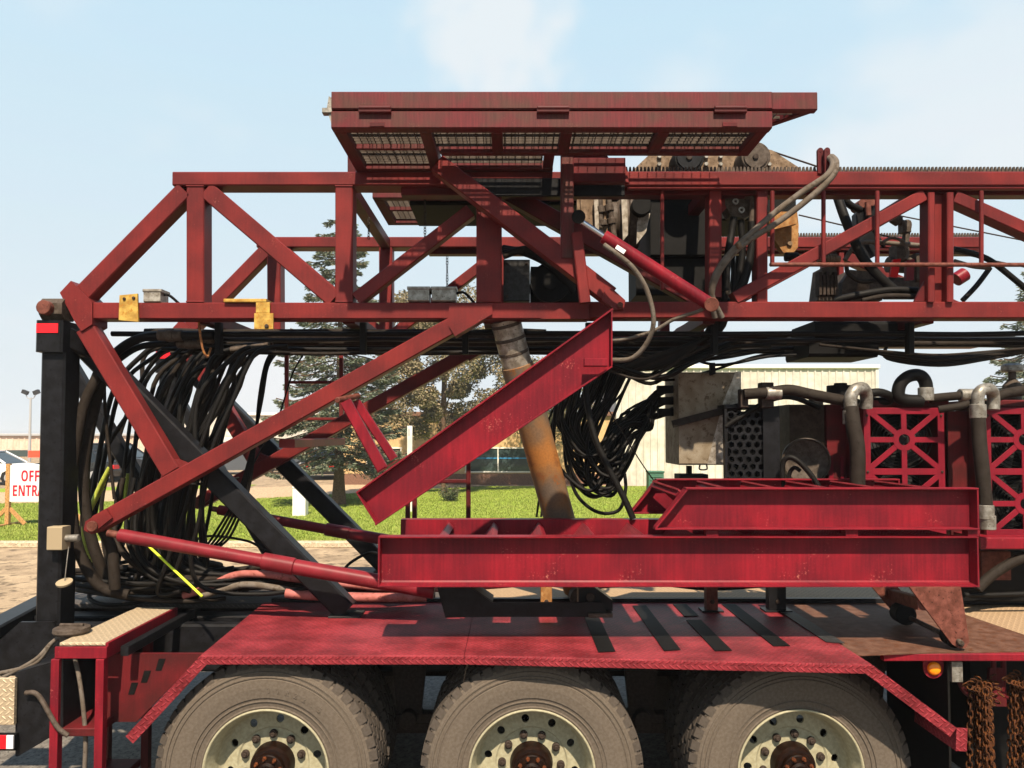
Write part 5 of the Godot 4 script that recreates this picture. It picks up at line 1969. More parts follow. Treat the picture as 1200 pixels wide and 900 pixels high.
	plate_at("torn_film", [[862, 435.5], [868.5, 435.5], [868.5, 544], [829, 544], [836, 515], [840, 500], [848, 470]], 4.7475, 0.002, M.aluminium, cb).position -= L
	mb = MB.new()
	mb.bar(P(788, 497, 4.68) - L, P(868, 476, 4.68) - L, 0.02, 0.045)
	obj("strap", mb, M.rubber_dusty, cb)
	mb = MB.new()
	mb.box(P(806, 546, 4.85) - L, P(811, 556, 4.85) - L + Vector3(0, 0, -0.05), 0.004)
	mb.box(P(796, 556, 4.82) - L, P(830, 562, 4.82) - L + Vector3(0, 0, -0.15), 0.006)
	obj("foot", mb, M.black_matte, cb)
	hose("handle", [[820, 545, 4.74], [820, 550, 4.73], [828, 550, 4.73], [828, 545, 4.74]], 0.005, M.black_matte, cb).position -= L
	for i in 3:
		mb = MB.new()
		mb.bar(Vector3(c0.x - 0.10, c0.y - 0.10 - 0.075 * i, -0.18), Vector3(c0.x, c0.y - 0.10 - 0.075 * i, -0.18), 0.06, 0.05)
		obj("plug", mb, M.black_matte, cb)
	plate_at("hook", [[832, 425], [838, 425], [839, 438], [833, 440]], 4.70, 0.03, M.black_matte, cb).position -= L
	# pipework over the coolers
	var pw := thing("cooler_pipework", "rubber hoses and steel elbows running over the fan coolers", "pipework", P(1000, 478, 4.5))
	L = pw.position
	var add := func(called: String, pts: Array, r: float, m: Material) -> void:
		hose(called, pts, r, m, pw, 12, 6).position -= L
	add.call("hose", [[872, 462, 4.52], [900, 460, 4.5], [925, 457, 4.5], [950, 462, 4.48], [990, 470, 4.45], [1005, 474, 4.44]], 0.033, M.rubber_dusty)
	add.call("hose", [[997, 478, 4.36], [1000, 500, 4.33], [1005, 530, 4.31], [1004, 590, 4.31]], 0.042, M.rubber_dusty)
	add.call("elbow", [[997, 482, 4.36], [997, 466, 4.36], [1002, 457, 4.37], [1011, 455, 4.40], [1015, 463, 4.43], [1015, 478, 4.45]], 0.036, M.galvanised)
	add.call("hose", [[1012, 462, 4.5], [1030, 460, 4.5], [1042, 464, 4.52], [1040, 470, 4.55], [1015, 470, 4.6]], 0.026, M.rubber)
	add.call("hose", [[1085, 468, 4.5], [1085, 450, 4.5], [1078, 440, 4.5], [1065, 441, 4.5], [1055, 450, 4.5], [1053, 464, 4.5], [1062, 469, 4.5], [1080, 470, 4.5]], 0.037, M.rubber)
	add.call("pipe", [[1090, 467, 4.5], [1110, 465, 4.5], [1135, 463, 4.5]], 0.026, M.rubber_dusty)
	add.call("pipe", [[1100, 480, 4.4], [1125, 476, 4.36], [1145, 470, 4.36]], 0.022, M.rubber_dusty)
	add.call("elbow", [[1146, 484, 4.32], [1146, 464, 4.32], [1151, 457, 4.33], [1160, 456, 4.36], [1164, 464, 4.4], [1164, 480, 4.4]], 0.034, M.galvanised)
	add.call("hose", [[1146, 482, 4.32], [1148, 520, 4.3], [1152, 560, 4.28], [1156, 610, 4.28]], 0.038, M.rubber_dusty)
	add.call("hose", [[1166, 466, 4.42], [1185, 460, 4.42], [1240, 452, 4.42]], 0.03, M.rubber_dusty)
	for q in [[1155, 600, 4.28], [1157, 612, 4.28], [997, 489, 4.36], [1146, 482, 4.32], [906, 461, 4.5], [1085, 462, 4.5], [1133, 463, 4.5]]:
		mb = MB.new()
		var cc := P(q[0], q[1], q[2]) - L
		if q[0] in [906, 1133]:
			mb.cyl(cc + Vector3(-0.045, 0, 0), cc + Vector3(0.045, 0, 0), 0.038, 16)
		else:
			mb.cyl(cc + Vector3(0, -0.04, 0), cc + Vector3(0, 0.04, 0), 0.044, 16)
		obj("fitting", mb, M.galvanised, pw)
	mb = MB.new()
	mb.box(P(893, 448, 4.52) - L, P(907, 478, 4.52) - L + Vector3(0, 0, -0.08), 0.006)
	mb.box(P(868, 456, 4.53) - L, P(877, 478, 4.53) - L + Vector3(0, 0, -0.06), 0.006)
	obj("pipe_block", mb, M.nut_dark, pw)
	add.call("hose", [[850, 500, 4.6], [875, 484, 4.58], [905, 468, 4.6], [930, 466, 4.65], [960, 478, 4.7]], 0.016, M.rubber)
	add.call("hose", [[918, 575, 4.52], [917, 545, 4.52], [924, 536, 4.5], [935, 540, 4.48], [950, 556, 4.46], [962, 575, 4.45]], 0.016, M.rubber)
	add.call("hose", [[926, 575, 4.54], [925, 556, 4.54], [931, 548, 4.52], [938, 552, 4.5]], 0.012, M.rubber)
	# exhaust-like breather at the far right
	var bp := thing("breather_stack", "dark breather stack with a flat cap beside the right cooler", "breather", P(1187, 478, 4.7))
	L = bp.position
	mb = MB.new()
	mb.lathe(Vector3(0, -0.02, 0), Vector3.UP, [Vector2(0, 0), Vector2(0.05, 0), Vector2(0.05, 0.1), Vector2(0.055, 0.11), Vector2(0.055, 0.16), Vector2(0.04, 0.18), Vector2(0.022, 0.2), Vector2(0.022, 0.245), Vector2(0, 0.245)], 20)
	obj("stack", mb, M.grimy_steel, bp)
	mb = MB.new()
	mb.lathe(Vector3(0, 0.225, 0), Vector3.UP, [Vector2(0, 0), Vector2(0.058, 0), Vector2(0.062, 0.01), Vector2(0.06, 0.04), Vector2(0.045, 0.052), Vector2(0, 0.054)], 20)
	obj("cap", mb, M.galvanised, bp)

# ------------------------------------------------------------------ machinery inside the mast
func build_mast_machinery() -> void:
	var D0 := 4.75
	var mb := MB.new()
	# travelling block: two cheek plates, rollers, sheave
	var t := thing("travelling_block", "tan dirt-caked travelling block with two rollers under the platform", "pulley block", P(800, 200, D0))
	var L := t.position
	for d in [4.62, 4.95]:
		plate_at("cheek", [[738, 203], [762, 180], [790, 170], [860, 166], [905, 176], [936, 196], [936, 206], [738, 206]], d, 0.04, M.tan_steel, t).position -= L
	for q in [[808, 184, "black_matte", 0.092], [886, 183, "grimy_steel", 0.088]]:
		var r := part("roller", t)
		drum("barrel", q[0], q[1], 4.45, q[3], 0.16, M[q[2]], r, 28).position -= L
		drum("rim", q[0], q[1], 4.44, q[3] * 0.82, 0.02, M.grimy_steel if q[2] != "black_matte" else M.black_steel, r, 28).position -= L
		drum("axle_cap", q[0], q[1], 4.43, 0.018, 0.02, M.nut_dark, r, 10).position -= L
	for q in [[773, 183], [773, 192], [828, 183], [828, 192], [845, 183], [845, 192], [902, 192]]:
		drum("bolt", q[0], q[1], 4.60, 0.014, 0.03, M.galvanised, t, 6).position -= L
	mb = MB.new()
	var sc := P(722, 262, 4.8) - L
	mb.lathe(sc + Vector3(-0.10, 0, 0), Vector3(1, 0, 0), [Vector2(0, 0), Vector2(0.17, 0), Vector2(0.175, 0.02), Vector2(0.15, 0.05), Vector2(0.15, 0.09), Vector2(0.175, 0.12), Vector2(0.175, 0.16), Vector2(0.19, 0.17), Vector2(0.19, 0.20), Vector2(0.16, 0.24), Vector2(0, 0.24)], 36)
	obj("sheave", mb, M.grimy_steel, t)
	plate_at("hanger_plate", [[676, 228], [712, 228], [700, 270], [690, 290], [676, 288]], 4.6, 0.04, M.tan_steel, t).position -= L
	for q in [[680, 688, 4.58], [696, 701, 4.54], [706, 711, 4.57], [728, 735, 4.6]]:
		plate_at("rib", [[q[0], 229], [q[1], 229], [q[1] + 1, 275], [q[0] + 2, 282]], q[2], 0.03, M.aluminium if q[0] in [696, 728] else M.tan_steel, t).position -= L
	plate_at("guard_wing", [[747, 248], [762, 250], [757, 272], [746, 286]], 4.62, 0.02, M.aluminium, t).position -= L
	for q in [[713, 232, 720, 280], [703, 234, 704, 268]]:
		mb = MB.new()
		mb.cyl(P(q[0], q[1], 4.56) - L, P(q[2], q[3], 4.56) - L, 0.018, 10)
		mb.cyl(P(q[0], q[1] + 8, 4.56) - L, P(q[0] + 1.5, q[1] + 16, 4.56) - L, 0.028, 8)
		mb.cyl(P(q[0] + 3, q[1] + 24, 4.56) - L, P(q[0] + 4, q[1] + 31, 4.56) - L, 0.027, 8)
		obj("hose_fitting", mb, M.grimy_steel, t)
	drum("roller_end", 752, 240, 4.55, 0.06, 0.14, M.black_matte, t, 24).position -= L
	# big black winch housing
	var w := thing("winch_housing", "black boxy winch housing inside the mast behind the hydraulic cylinder", "winch", P(800, 352, 4.75))
	L = w.position
	mb = MB.new()
	mb.box(P(762, 226, 4.7) - L, P(840, 300, 4.7) - L + Vector3(0, 0, -0.5), 0.01)
	obj("upper_housing", mb, M.black_matte, w)
	mb = MB.new()
	mb.box(P(745, 300, 4.75) - L, P(833, 346, 4.75) - L + Vector3(0, 0, -0.3), 0.01)
	obj("lower_housing", mb, M.black_matte, w)
	mb = MB.new()
	mb.box(P(845, 226, 4.7) - L, P(933, 258, 4.7) - L + Vector3(0, 0, -0.4), 0.01)
	obj("side_housing", mb, M.black_matte, w)
	mb = MB.new()
	mb.box(P(480, 226, 4.75) - L, P(735, 240, 4.75) - L + Vector3(0, 0, -0.5), 0.01)
	obj("carriage_beam", mb, M.black_matte, w)
	# ochre hook plate
	var hk := thing("hook_plate", "ochre steel hook plate with a bolt hanging behind the guard rods", "hook", P(925, 295, 4.6))
	L = hk.position
	plate_at("plate", [[907, 254], [934, 246], [936, 264], [935, 290], [930, 296], [918, 296], [907, 280]], 4.58, 0.05, M.ochre_steel, hk).position -= L
	plate_at("back_plate", [[902, 248], [934, 248], [934, 262], [902, 270]], 4.5, 0.04, M.ochre_steel, hk).position -= L
	drum("bolt", 926, 285, 4.565, 0.016, 0.03, M.tan_steel, hk, 8).position -= L
	# valve block
	var vb := thing("valve_block", "grimy hydraulic valve block with two ports bolted to a red post", "valve block", P(862, 290, 4.3))
	L = vb.position
	plate_at("body", [[850, 222], [866, 220], [880, 232], [880, 252], [872, 256], [856, 252], [850, 240]], 4.32, 0.10, M.grimy_steel, vb).position -= L
	for q in [[861, 237], [868, 247]]:
		mb = MB.new()
		mb.lathe(P(q[0], q[1], 4.325) - L, Vector3(0, 0, 1), [Vector2(0.018, 0), Vector2(0.018, 0.02), Vector2(0.009, 0.02), Vector2(0.009, 0.004), Vector2(0, 0.004)], 14)
		obj("port", mb, M.galvanised, vb)
	mb = MB.new()
	mb.tube(smooth([P(874, 231, 4.3) - L, P(880, 230, 4.28) - L, P(882, 238, 4.28) - L, P(881, 262, 4.28) - L], 5), 0.018, 10)
	obj("elbow", mb, M.grimy_steel, vb)
	mb = MB.new()
	mb.tube(smooth([P(860, 255, 4.32) - L, P(857, 275, 4.32) - L, P(853, 300, 4.3) - L, P(850, 340, 4.3) - L], 4), 0.022, 10)
	mb.tube(smooth([P(881, 260, 4.28) - L, P(881, 290, 4.28) - L, P(872, 330, 4.28) - L, P(860, 350, 4.3) - L], 4), 0.024, 10)
	mb.tube(smooth([P(868, 258, 4.33) - L, P(870, 300, 4.34) - L, P(862, 345, 4.34) - L], 4), 0.02, 10)
	obj("riser", mb, M.rubber, vb)
	mb = MB.new()
	mb.bar(P(837, 247, 4.33) - L, P(852, 232, 4.33) - L, 0.01, 0.08)
	obj("bracket", mb, M.mast_red, vb)
	# dark control boxes left of the brace
	var eb := thing("control_box", "flat charcoal control box beside the wide red upright", "control box", P(607, 352, 4.3))
	L = eb.position
	mb = MB.new()
	mb.box(P(590, 304, 4.3) - L, P(621, 353, 4.3) - L + Vector3(0, 0, -0.25), 0.006)
	obj("casing", mb, M.box_charcoal, eb)
	for q in [[594, 309], [594, 347], [617, 309]]:
		drum("bolt", q[0], q[1], 4.29, 0.009, 0.012, M.nut_dark, eb, 6).position -= L
	var dm := thing("hose_reel", "black hose reel drum under the knee brace", "reel", P(655, 352, 4.55))
	L = dm.position
	mb = MB.new()
	mb.lathe(P(645, 330, 4.45) - L, Vector3(0, 0, -1), [Vector2(0, 0), Vector2(0.05, 0), Vector2(0.05, 0.02), Vector2(0.12, 0.02), Vector2(0.12, 0.04), Vector2(0.08, 0.05), Vector2(0.08, 0.2), Vector2(0.12, 0.21), Vector2(0.12, 0.24), Vector2(0, 0.24)], 28)
	obj("drum", mb, M.black_matte, dm)
	mb = MB.new()
	mb.box(P(622, 312, 4.6) - L, P(690, 355, 4.6) - L + Vector3(0, 0, -0.2), 0.008)
	obj("cradle", mb, M.black_matte, dm)
	for k in 4:
		mb = MB.new()
		mb.tube(line([[590, 300 - 3 * k, 4.4 + 0.04 * k], [620, 292 + 2 * k, 4.42], [650, 306 + 3 * k, 4.45], [672, 330 + 4 * k, 4.5]], 5), 0.022, 9)
		var o2 := obj("hose_turn", mb, M.rubber_dusty if k % 2 == 0 else M.rubber, dm)
		o2.position -= L
	# power tongs / pump cluster at the right
	var pt := thing("power_tong", "grimy power tong with motor, jaws and red guards inside the mast", "power tong", P(1020, 352, 4.7))
	L = pt.position
	plate_at("hanger", [[1003, 250], [1012, 240], [1026, 240], [1026, 300], [1018, 304], [1010, 290], [1004, 268]], 4.62, 0.06, M.black_steel, pt).position -= L
	for q in [[1012, 238], [1022, 236]]:
		drum("hanger_eye", q[0], q[1], 4.60, 0.03, 0.12, M.brown_steel, pt, 16).position -= L
	beam("hanger_link", 1018, 236, 1019, 252, 4.58, 6, 0.03, M.brown_steel, pt).position -= L
	plate_at("jaw", [[958, 352], [963, 314], [980, 310], [984, 352]], 4.6, 0.14, M.grimy_steel, pt).position -= L
	mb = MB.new()
	for i in 5:
		mb.box(P(960 + i * 4.5, 318 + 4 * (i % 2), 4.56) - L, P(963.5 + i * 4.5, 346, 4.56) - L + Vector3(0, 0, -0.06), 0.004)
	obj("jaw_bolts", mb, M.nut_dark, pt)
	plate_at("body", [[986, 352], [988, 330], [996, 316], [1018, 318], [1034, 326], [1034, 352]], 4.62, 0.3, M.grimy_steel, pt).position -= L
	plate_at("tan_cover", [[1003, 348], [1007, 330], [1019, 334], [1018, 348]], 4.60, 0.03, M.tan_steel, pt).position -= L
	mb = MB.new()
	mb.cyl(P(958, 303, 4.55) - L, P(984, 304, 4.55) - L, 0.022, 12)
	for i in 7:
		mb.lathe(P(958 + 3.2 * i, 303, 4.55) - L, Vector3(1, 0, 0), [Vector2(0.02, 0), Vector2(0.03, 0.002), Vector2(0.03, 0.007), Vector2(0.02, 0.009)], 12)
	obj("spring", mb, M.tan_steel, pt)
	mb = MB.new()
	mb.cyl(P(920, 301, 4.55) - L, P(935, 301, 4.55) - L, 0.028, 14)
	obj("grip", mb, M.black_matte, pt)
	mb = MB.new()
	mb.tube(smooth([P(1036, 255, 4.65) - L, P(1048, 256, 4.65) - L, P(1058, 262, 4.65) - L, P(1064, 262, 4.65) - L, P(1062, 275, 4.65) - L, P(1058, 300, 4.65) - L], 5), 0.022, 10)
	mb.cyl(P(1046, 255, 4.65) - L, P(1054, 260, 4.65) - L, 0.034, 12)
	mb.box(P(1058, 258, 4.62) - L, P(1068, 272, 4.62) - L + Vector3(0, 0, -0.06), 0.004)
	obj("swivel", mb, M.grimy_steel, pt)
	mb = MB.new()
	mb.box(P(1051, 285, 4.62) - L, P(1066, 306, 4.62) - L + Vector3(0, 0, -0.1), 0.01)
	mb.box(P(1074, 296, 4.62) - L, P(1088, 330, 4.62) - L + Vector3(0, 0, -0.1), 0.01)
	mb.cyl(P(1040, 310, 4.7) - L, P(1086, 312, 4.7) - L, 0.05, 14)
	mb.cyl(P(1036, 338, 4.7) - L, P(1082, 338, 4.7) - L, 0.07, 14)
	obj("motor", mb, M.grimy_steel, pt)
	plate_at("red_guard", [[1043, 324], [1047, 304], [1056, 303], [1052, 325]], 4.55, 0.02, M.bright_red, pt).position -= L
	plate_at("red_guard", [[1063, 305], [1072, 303], [1071, 328], [1062, 328]], 4.53, 0.03, M.stair_red, pt).position -= L
	mb = MB.new()
	mb.cyl(P(1120, 328, 4.75) - L, P(1131, 321, 4.75) - L, 0.045, 16)
	obj("red_cap", mb, M.stair_red, pt)
	mb = MB.new()
	mb.box(P(955, 376, 4.6) - L, P(1062, 398, 4.6) - L + Vector3(0, 0, -0.4), 0.02)
	mb.box(P(948, 398, 4.6) - L, P(1030, 418, 4.6) - L + Vector3(0, 0, -0.4), 0.02)
	obj("lower_case", mb, M.black_matte, pt)
	var lines := [[[[990, 305, 4.5], [1000, 290, 4.5], [1012, 284, 4.5], [1040, 285, 4.55], [1085, 288, 4.6]], 0.014, "rubber_grey"], [[[992, 308, 4.45], [994, 320, 4.45], [1010, 330, 4.45], [1034, 326, 4.45]], 0.013, "rubber_dusty"], [[[1034, 284, 4.5], [1045, 279, 4.5], [1058, 283, 4.5], [1064, 296, 4.5], [1062, 304, 4.5]], 0.009, "rubber_grey"], [[[978, 352, 4.45], [1010, 345, 4.4], [1045, 340, 4.4], [1075, 341, 4.4]], 0.022, "rubber"], [[[1010, 352, 4.4], [1040, 347, 4.38], [1078, 348, 4.38]], 0.016, "rubber_dusty"], [[[1118, 292, 4.5], [1140, 297, 4.5], [1160, 305, 4.5], [1180, 320, 4.5], [1210, 345, 4.5]], 0.018, "rubber"], [[[1118, 306, 4.55], [1140, 312, 4.55], [1160, 314, 4.55]], 0.014, "rubber_grey"], [[[1128, 352, 4.6], [1145, 334, 4.6], [1160, 314, 4.6]], 0.016, "rubber"], [[[980, 226, 4.5], [988, 250, 4.46], [998, 275, 4.44], [1010, 300, 4.42], [1028, 322, 4.42], [1048, 340, 4.42]], 0.028, "rubber"], [[[986, 228, 4.55], [996, 240, 4.55], [1008, 246, 4.58]], 0.022, "rubber"], [[[1020, 262, 4.55], [1030, 280, 4.55], [1036, 290, 4.55]], 0.012, "rubber"]]
	for l in lines:
		hose("hose", l[0], l[1], M[l[2]], pt, 9, 6).position -= L
	# thin wire ropes
	var wr := thing("wire_rope", "thin steel wire rope stretched through the mast lattice", "wire rope", P(905, 176, 4.7), "wire ropes")
	L = wr.position
	hose("strand", [[900, 176, 4.7], [960, 196, 4.7]], 0.006, M.nut_dark, wr, 5, 1).position -= L
	hose("strand", [[936, 252, 4.7], [1000, 267, 4.7], [1090, 290, 4.8], [1330, 340, 4.9]], 0.005, M.nut_dark, wr, 5, 1).position -= L
	hose("strand", [[1040, 250, 5.0], [1210, 284, 5.0]], 0.005, M.nut_dark, wr, 5, 1).position -= L
	# small black chains
	for q in [[412, 255, 280, 4.5, 432, "short black chain dangling beside the spruce behind the mast upright"], [498, 225, 300, 4.35, 498, "black chain hanging in front of the far platform with a wire ring"], [524, 300, 336, 4.5, 524, "short black chain ending above the grey junction boxes"]]:
		var ch := thing("safety_chain", q[5], "chain", P(q[4], q[1], q[3]), "safety chains")
		chain("links", Vector3.ZERO, P(q[4], q[2], q[3]) - ch.position, 0.022, M.nut_dark, ch)
	# twin lugs that carry the two grey hoses
	var lg := thing("hose_lug", "pair of dark red upright lugs with eye holes on the top chord", "lug", P(965, 205, 4.16))
	L = lg.position
	for q in [[962, 4.17], [970, 4.13]]:
		mb = MB.new()
		var a := P(q[0], 203, q[1]) - L
		var pts := PackedVector3Array([a + Vector3(-0.016, 0, 0), a + Vector3(0.016, 0, 0), a + Vector3(0.016, 0.13, 0)])
		for i in range(1, 7):
			pts.append(a + Vector3(cos(PI * i / 7.0) * 0.016, 0.13 + sin(PI * i / 7.0) * 0.016, 0))
		pts.append(a + Vector3(-0.016, 0.13, 0))
		mb.plate(pts, Vector3(0, 0, -0.02))
		mb.cyl(a + Vector3(0, 0.125, 0.002), a + Vector3(0, 0.125, -0.003), 0.007, 10)
		obj("lug_plate", mb, M.deep_red, lg)

# ------------------------------------------------------------------ hoses
func build_hoses() -> void:
	var r := rng
	# bundle at the mast's foot
	var t := thing("hose_bundle", "thick bundle of black hydraulic hoses drooping from the mast foot into a heap", "hoses", Vector3(P(190, 690, 4.9).x, TOP, -4.9))
	var L := t.position
	var put := func(pts: Array, rad: float, m: Material, par: Node) -> void:
		hose("hose", pts, rad, m, par, 7, 5).position -= L
	# curtain
	for i in 46:
		var f := i / 45.0
		var d0 := lerpf(5.25, 4.45, f) + r.randf_range(-0.1, 0.1)
		var sx := lerpf(176, 304, pow(r.randf(), 0.9))
		var sy := 402 + r.randf_range(0, 9)
		var k := r.randf()
		var mx := sx - lerpf(10, 48, k)
		var lx := lerpf(108, 238, (sx - 176) / 128.0) + r.randf_range(-18, 18)
		var bx := lx + r.randf_range(-25, 10)
		var pts := [[sx + 34, sy - 2, d0], [sx + 12, sy, d0], [sx - 8, sy + 12, d0 - 0.03], [mx, 462 + r.randf_range(-14, 14), d0 - 0.06], [lerpf(mx, lx, 0.62), 530, d0 - 0.08], [lx, 600 + r.randf_range(-14, 10), d0 - 0.06], [bx, 655 + r.randf_range(-8, 8), d0 - 0.04]]
		var e := 664 + r.randf_range(0, 28)
		if r.randf() < 0.7:
			pts.append([bx + 18, e, d0])
			pts.append([bx + 60 + r.randf_range(0, 40), e + 6, d0 + 0.05])
			pts.append([bx + 130 + r.randf_range(0, 40), e - 2, d0 + 0.05])
		else:
			pts.append([bx - 12, e + 4, d0])
			pts.append([bx + 14, 693, d0])
		var m: Material = M.rubber if r.randf() < 0.68 else M.rubber_dusty
		var rad := r.randf_range(0.0115, 0.0165)
		put.call(pts, rad, m, t)
		if i % 2 == 0:
			var cm := MB.new()
			var c0 := P(sx + 30, sy - 1.8, d0) - L
			var c1 := P(sx + 14, sy, d0) - L
			cm.cyl(c0, c1, rad * 1.22, 10)
			cm.cyl(c0.lerp(c1, -0.25), c0.lerp(c1, 0.05), rad * 1.45, 6)
			obj("crimp_fitting", cm, M.grimy_steel, t)
	# heap of coils
	for i in 13:
		var cx := 180 + r.randf_range(-30, 36)
		var rx := 0.28 + r.randf_range(0.0, 0.26)
		var rz := 0.18 + r.randf_range(0.0, 0.14)
		var c := Vector3(P(cx, 680, 4.85).x, TOP + 0.02 + 0.016 * i, -4.8 - r.randf_range(-0.08, 0.12))
		var loop := []
		var ph := r.randf() * TAU
		var arc := r.randf_range(0.7, 0.95) * TAU
		for j in 15:
			var a := ph + arc * j / 14.0
			loop.append(c + Vector3(cos(a) * rx, 0.025 * sin(a * 2.0 + i), sin(a) * rz) - L)
		var mb := MB.new()
		mb.tube(smooth(loop, 3), r.randf_range(0.012, 0.017), 7)
		obj("hose", mb, M.rubber if i % 3 else M.rubber_dusty, t)
	# long arcs that sweep out of the curtain along the bed
	for i in 12:
		var d1 := r.randf_range(4.45, 4.9)
		var x1 := 138 + 7.0 * i + r.randf_range(-5, 5)
		put.call([[x1 + 6, 560, d1 + 0.1], [x1 - 4, 610, d1 + 0.05], [x1 + 2, 648 + r.randf_range(-6, 6), d1], [x1 + 30, 672 + r.randf_range(-6, 8), d1], [x1 + 80, 684 + r.randf_range(-8, 4), d1], [x1 + 150, 682 + r.randf_range(-10, 4), d1 + 0.1], [x1 + 200, 678, d1 + 0.2]], r.randf_range(0.012, 0.016), M.rubber if i % 3 else M.rubber_dusty, t)
	# two thick outer suction hoses
	put.call([[123, 418, 4.38], [112, 445, 4.36], [97, 480, 4.34], [85, 550, 4.33], [85, 610, 4.33], [96, 655, 4.34], [118, 688, 4.36], [150, 697, 4.4]], 0.031, M.rubber_dusty, t)
	put.call([[128, 425, 4.46], [118, 450, 4.44], [105, 500, 4.42], [98, 560, 4.42], [104, 620, 4.42], [118, 665, 4.44], [130, 690, 4.46]], 0.033, M.rubber_dusty, t)
	put.call([[135, 690, 4.34], [133, 660, 4.33], [130, 640, 4.34], [120, 620, 4.36]], 0.032, M.rubber_dusty, t)
	put.call([[250, 393, 4.36], [200, 393, 4.36], [170, 395, 4.38], [148, 404, 4.4], [128, 420, 4.42]], 0.028, M.rubber, t)
	put.call([[250, 402, 4.42], [190, 403, 4.42], [160, 408, 4.44], [138, 422, 4.46]], 0.02, M.rubber, t)
	for q in [[200, 393, 4.36, 0.034], [222, 403, 4.42, 0.027], [246, 396, 4.4, 0.03]]:
		var mb := MB.new()
		var c := P(q[0], q[1], q[2]) - L
		mb.cyl(c + Vector3(-0.07, 0, 0), c + Vector3(0.07, 0, 0), q[3], 10)
		mb.cyl(c + Vector3(-0.02, 0, 0), c + Vector3(0.02, 0, 0), q[3] * 1.25, 6)
		obj("coupling", mb, M.grimy_steel, t)
	# thin hanging lines by the ladder and the far lines
	for k in 5:
		put.call([[318 + 2 * k, 412, 4.9], [310 + k, 430, 4.9], [303 + k, 470, 4.9], [298 - k, 530, 4.9], [290 - 3 * k, 580, 4.9], [272 - 5 * k, 625, 4.95], [258 - 4 * k, 640, 5.0]], 0.0085, M.rubber, t)
	put.call([[355, 416, 5.0], [342, 440, 5.0], [326, 490, 5.0], [310, 520, 4.95], [296, 545, 4.9]], 0.006, M.rubber, t)
	put.call([[122, 430, 4.5], [123, 480, 4.5], [128, 530, 4.5], [134, 585, 4.5]], 0.01, M.rubber_dusty, t)
	put.call([[182, 562, 4.4], [215, 567, 4.4], [250, 566, 4.4], [280, 560, 4.5]], 0.008, M.rubber, t)
	# lime hoses
	for k in 5:
		hose("lime_hose", [[128 - 2 * k, 548 + 6 * k, 4.5 + 0.03 * k], [112 - 2 * k, 580 + 6 * k, 4.5], [98 + k, 620 + 5 * k, 4.48], [104 + 3 * k, 650 + 4 * k, 4.5]], 0.012, M.lime_hose, t, 7, 6).position -= L
	for k in 3:
		hose("lime_hose", [[150 - 3 * k, 555 + 4 * k, 4.85], [146 - 4 * k, 590, 4.85], [136 - 4 * k, 630, 4.83], [128, 660, 4.8]], 0.011, M.lime_hose, t, 7, 6).position -= L
	var yr := thing("lime_rod", "thin lime-yellow rod leaning across the heap of black hoses", "rod", P(238, 700, 4.2))
	var mb2 := MB.new()
	mb2.cyl(P(171, 637, 4.35) - yr.position, P(237, 699, 4.15) - yr.position, 0.007, 8)
	obj("stick", mb2, M.lime_rod, yr)
	# pinkish hoses lying along the bed
	var pk := thing("deck_hoses", "faded pink and grey hoses lying along the deck behind the strut", "hoses", Vector3(P(420, 695, 4.6).x, TOP, -4.6))
	var specs := [[[[215, 698, 4.55], [240, 690, 4.55], [275, 674, 4.55], [310, 673, 4.55], [345, 678, 4.55], [400, 684, 4.58], [470, 690, 4.6], [560, 687, 4.62], [650, 680, 4.66]], 0.022, "rubber_pink"], [[[235, 699, 4.5], [265, 690, 4.5], [290, 685, 4.5], [330, 690, 4.5], [380, 698, 4.5], [440, 700, 4.5], [510, 697, 4.55]], 0.02, "rubber_grey"], [[[280, 690, 4.65], [330, 686, 4.65], [400, 690, 4.65], [480, 692, 4.65]], 0.018, "rubber_dusty"], [[[300, 678, 4.75], [360, 682, 4.75], [420, 690, 4.75], [500, 690, 4.75]], 0.018, "rubber"], [[[335, 695, 4.46], [370, 698, 4.46], [430, 700, 4.46], [500, 700, 4.5]], 0.028, "rubber_pink"], [[[398, 675, 5.0], [410, 660, 5.0], [432, 648, 5.0], [446, 650, 4.9]], 0.01, "rubber"], [[[230, 632, 5.4], [250, 628, 5.4], [290, 634, 5.4], [310, 645, 5.4]], 0.009, "rubber_dusty"], [[[680, 690, 4.9], [760, 684, 4.9], [830, 690, 4.9], [900, 686, 4.9]], 0.012, "rubber_dusty"]]
	for s in specs:
		hose("hose", s[0], s[1], M[s[2]], pk, 9, 6).position -= pk.position
	# the tangle by the grey cabinet
	var u := thing("hose_tangle", "tangle of thin black hoses looping from the mast to the grey cabinet", "hoses", P(715, 600, 4.85))
	L = u.position
	for i in 48:
		var d := r.randf_range(4.6, 5.1)
		var lane := clampf(i / 47.0 + r.randf_range(-0.08, 0.08), 0.0, 1.0)
		var s0 := lerpf(654, 744, lane)
		var drop := r.randf()
		var by := lerpf(532, 586, drop * drop)
		var bx := lerpf(684, 716, lane) + r.randf_range(-8, 8)
		var ey: float = [455.0, 467.0, 480.0][i % 3] + r.randf_range(-2, 2)
		var lx := lerpf(652, 700, pow(lane, 1.2)) + r.randf_range(-5, 5)
		var rx := lerpf(726, 764, r.randf())
		hose("hose", [[s0 + 4, 424, d], [lerpf(s0, lx, 0.35), 462, d], [lx, by - 42, d + 0.02], [bx - 14, by - 8, d], [bx + 8, by - 2, d - 0.03], [lerpf(bx, rx, 0.62), by - 34, lerpf(d, 4.9, 0.4)], [rx, 494 + r.randf_range(-8, 8), lerpf(d, 4.92, 0.7)], [768 + r.randf_range(-4, 6), ey + 7, 4.93], [790, ey, 4.93]], r.randf_range(0.0085, 0.0125), M.rubber if i % 7 else M.black_matte, u, 6, 5).position -= L
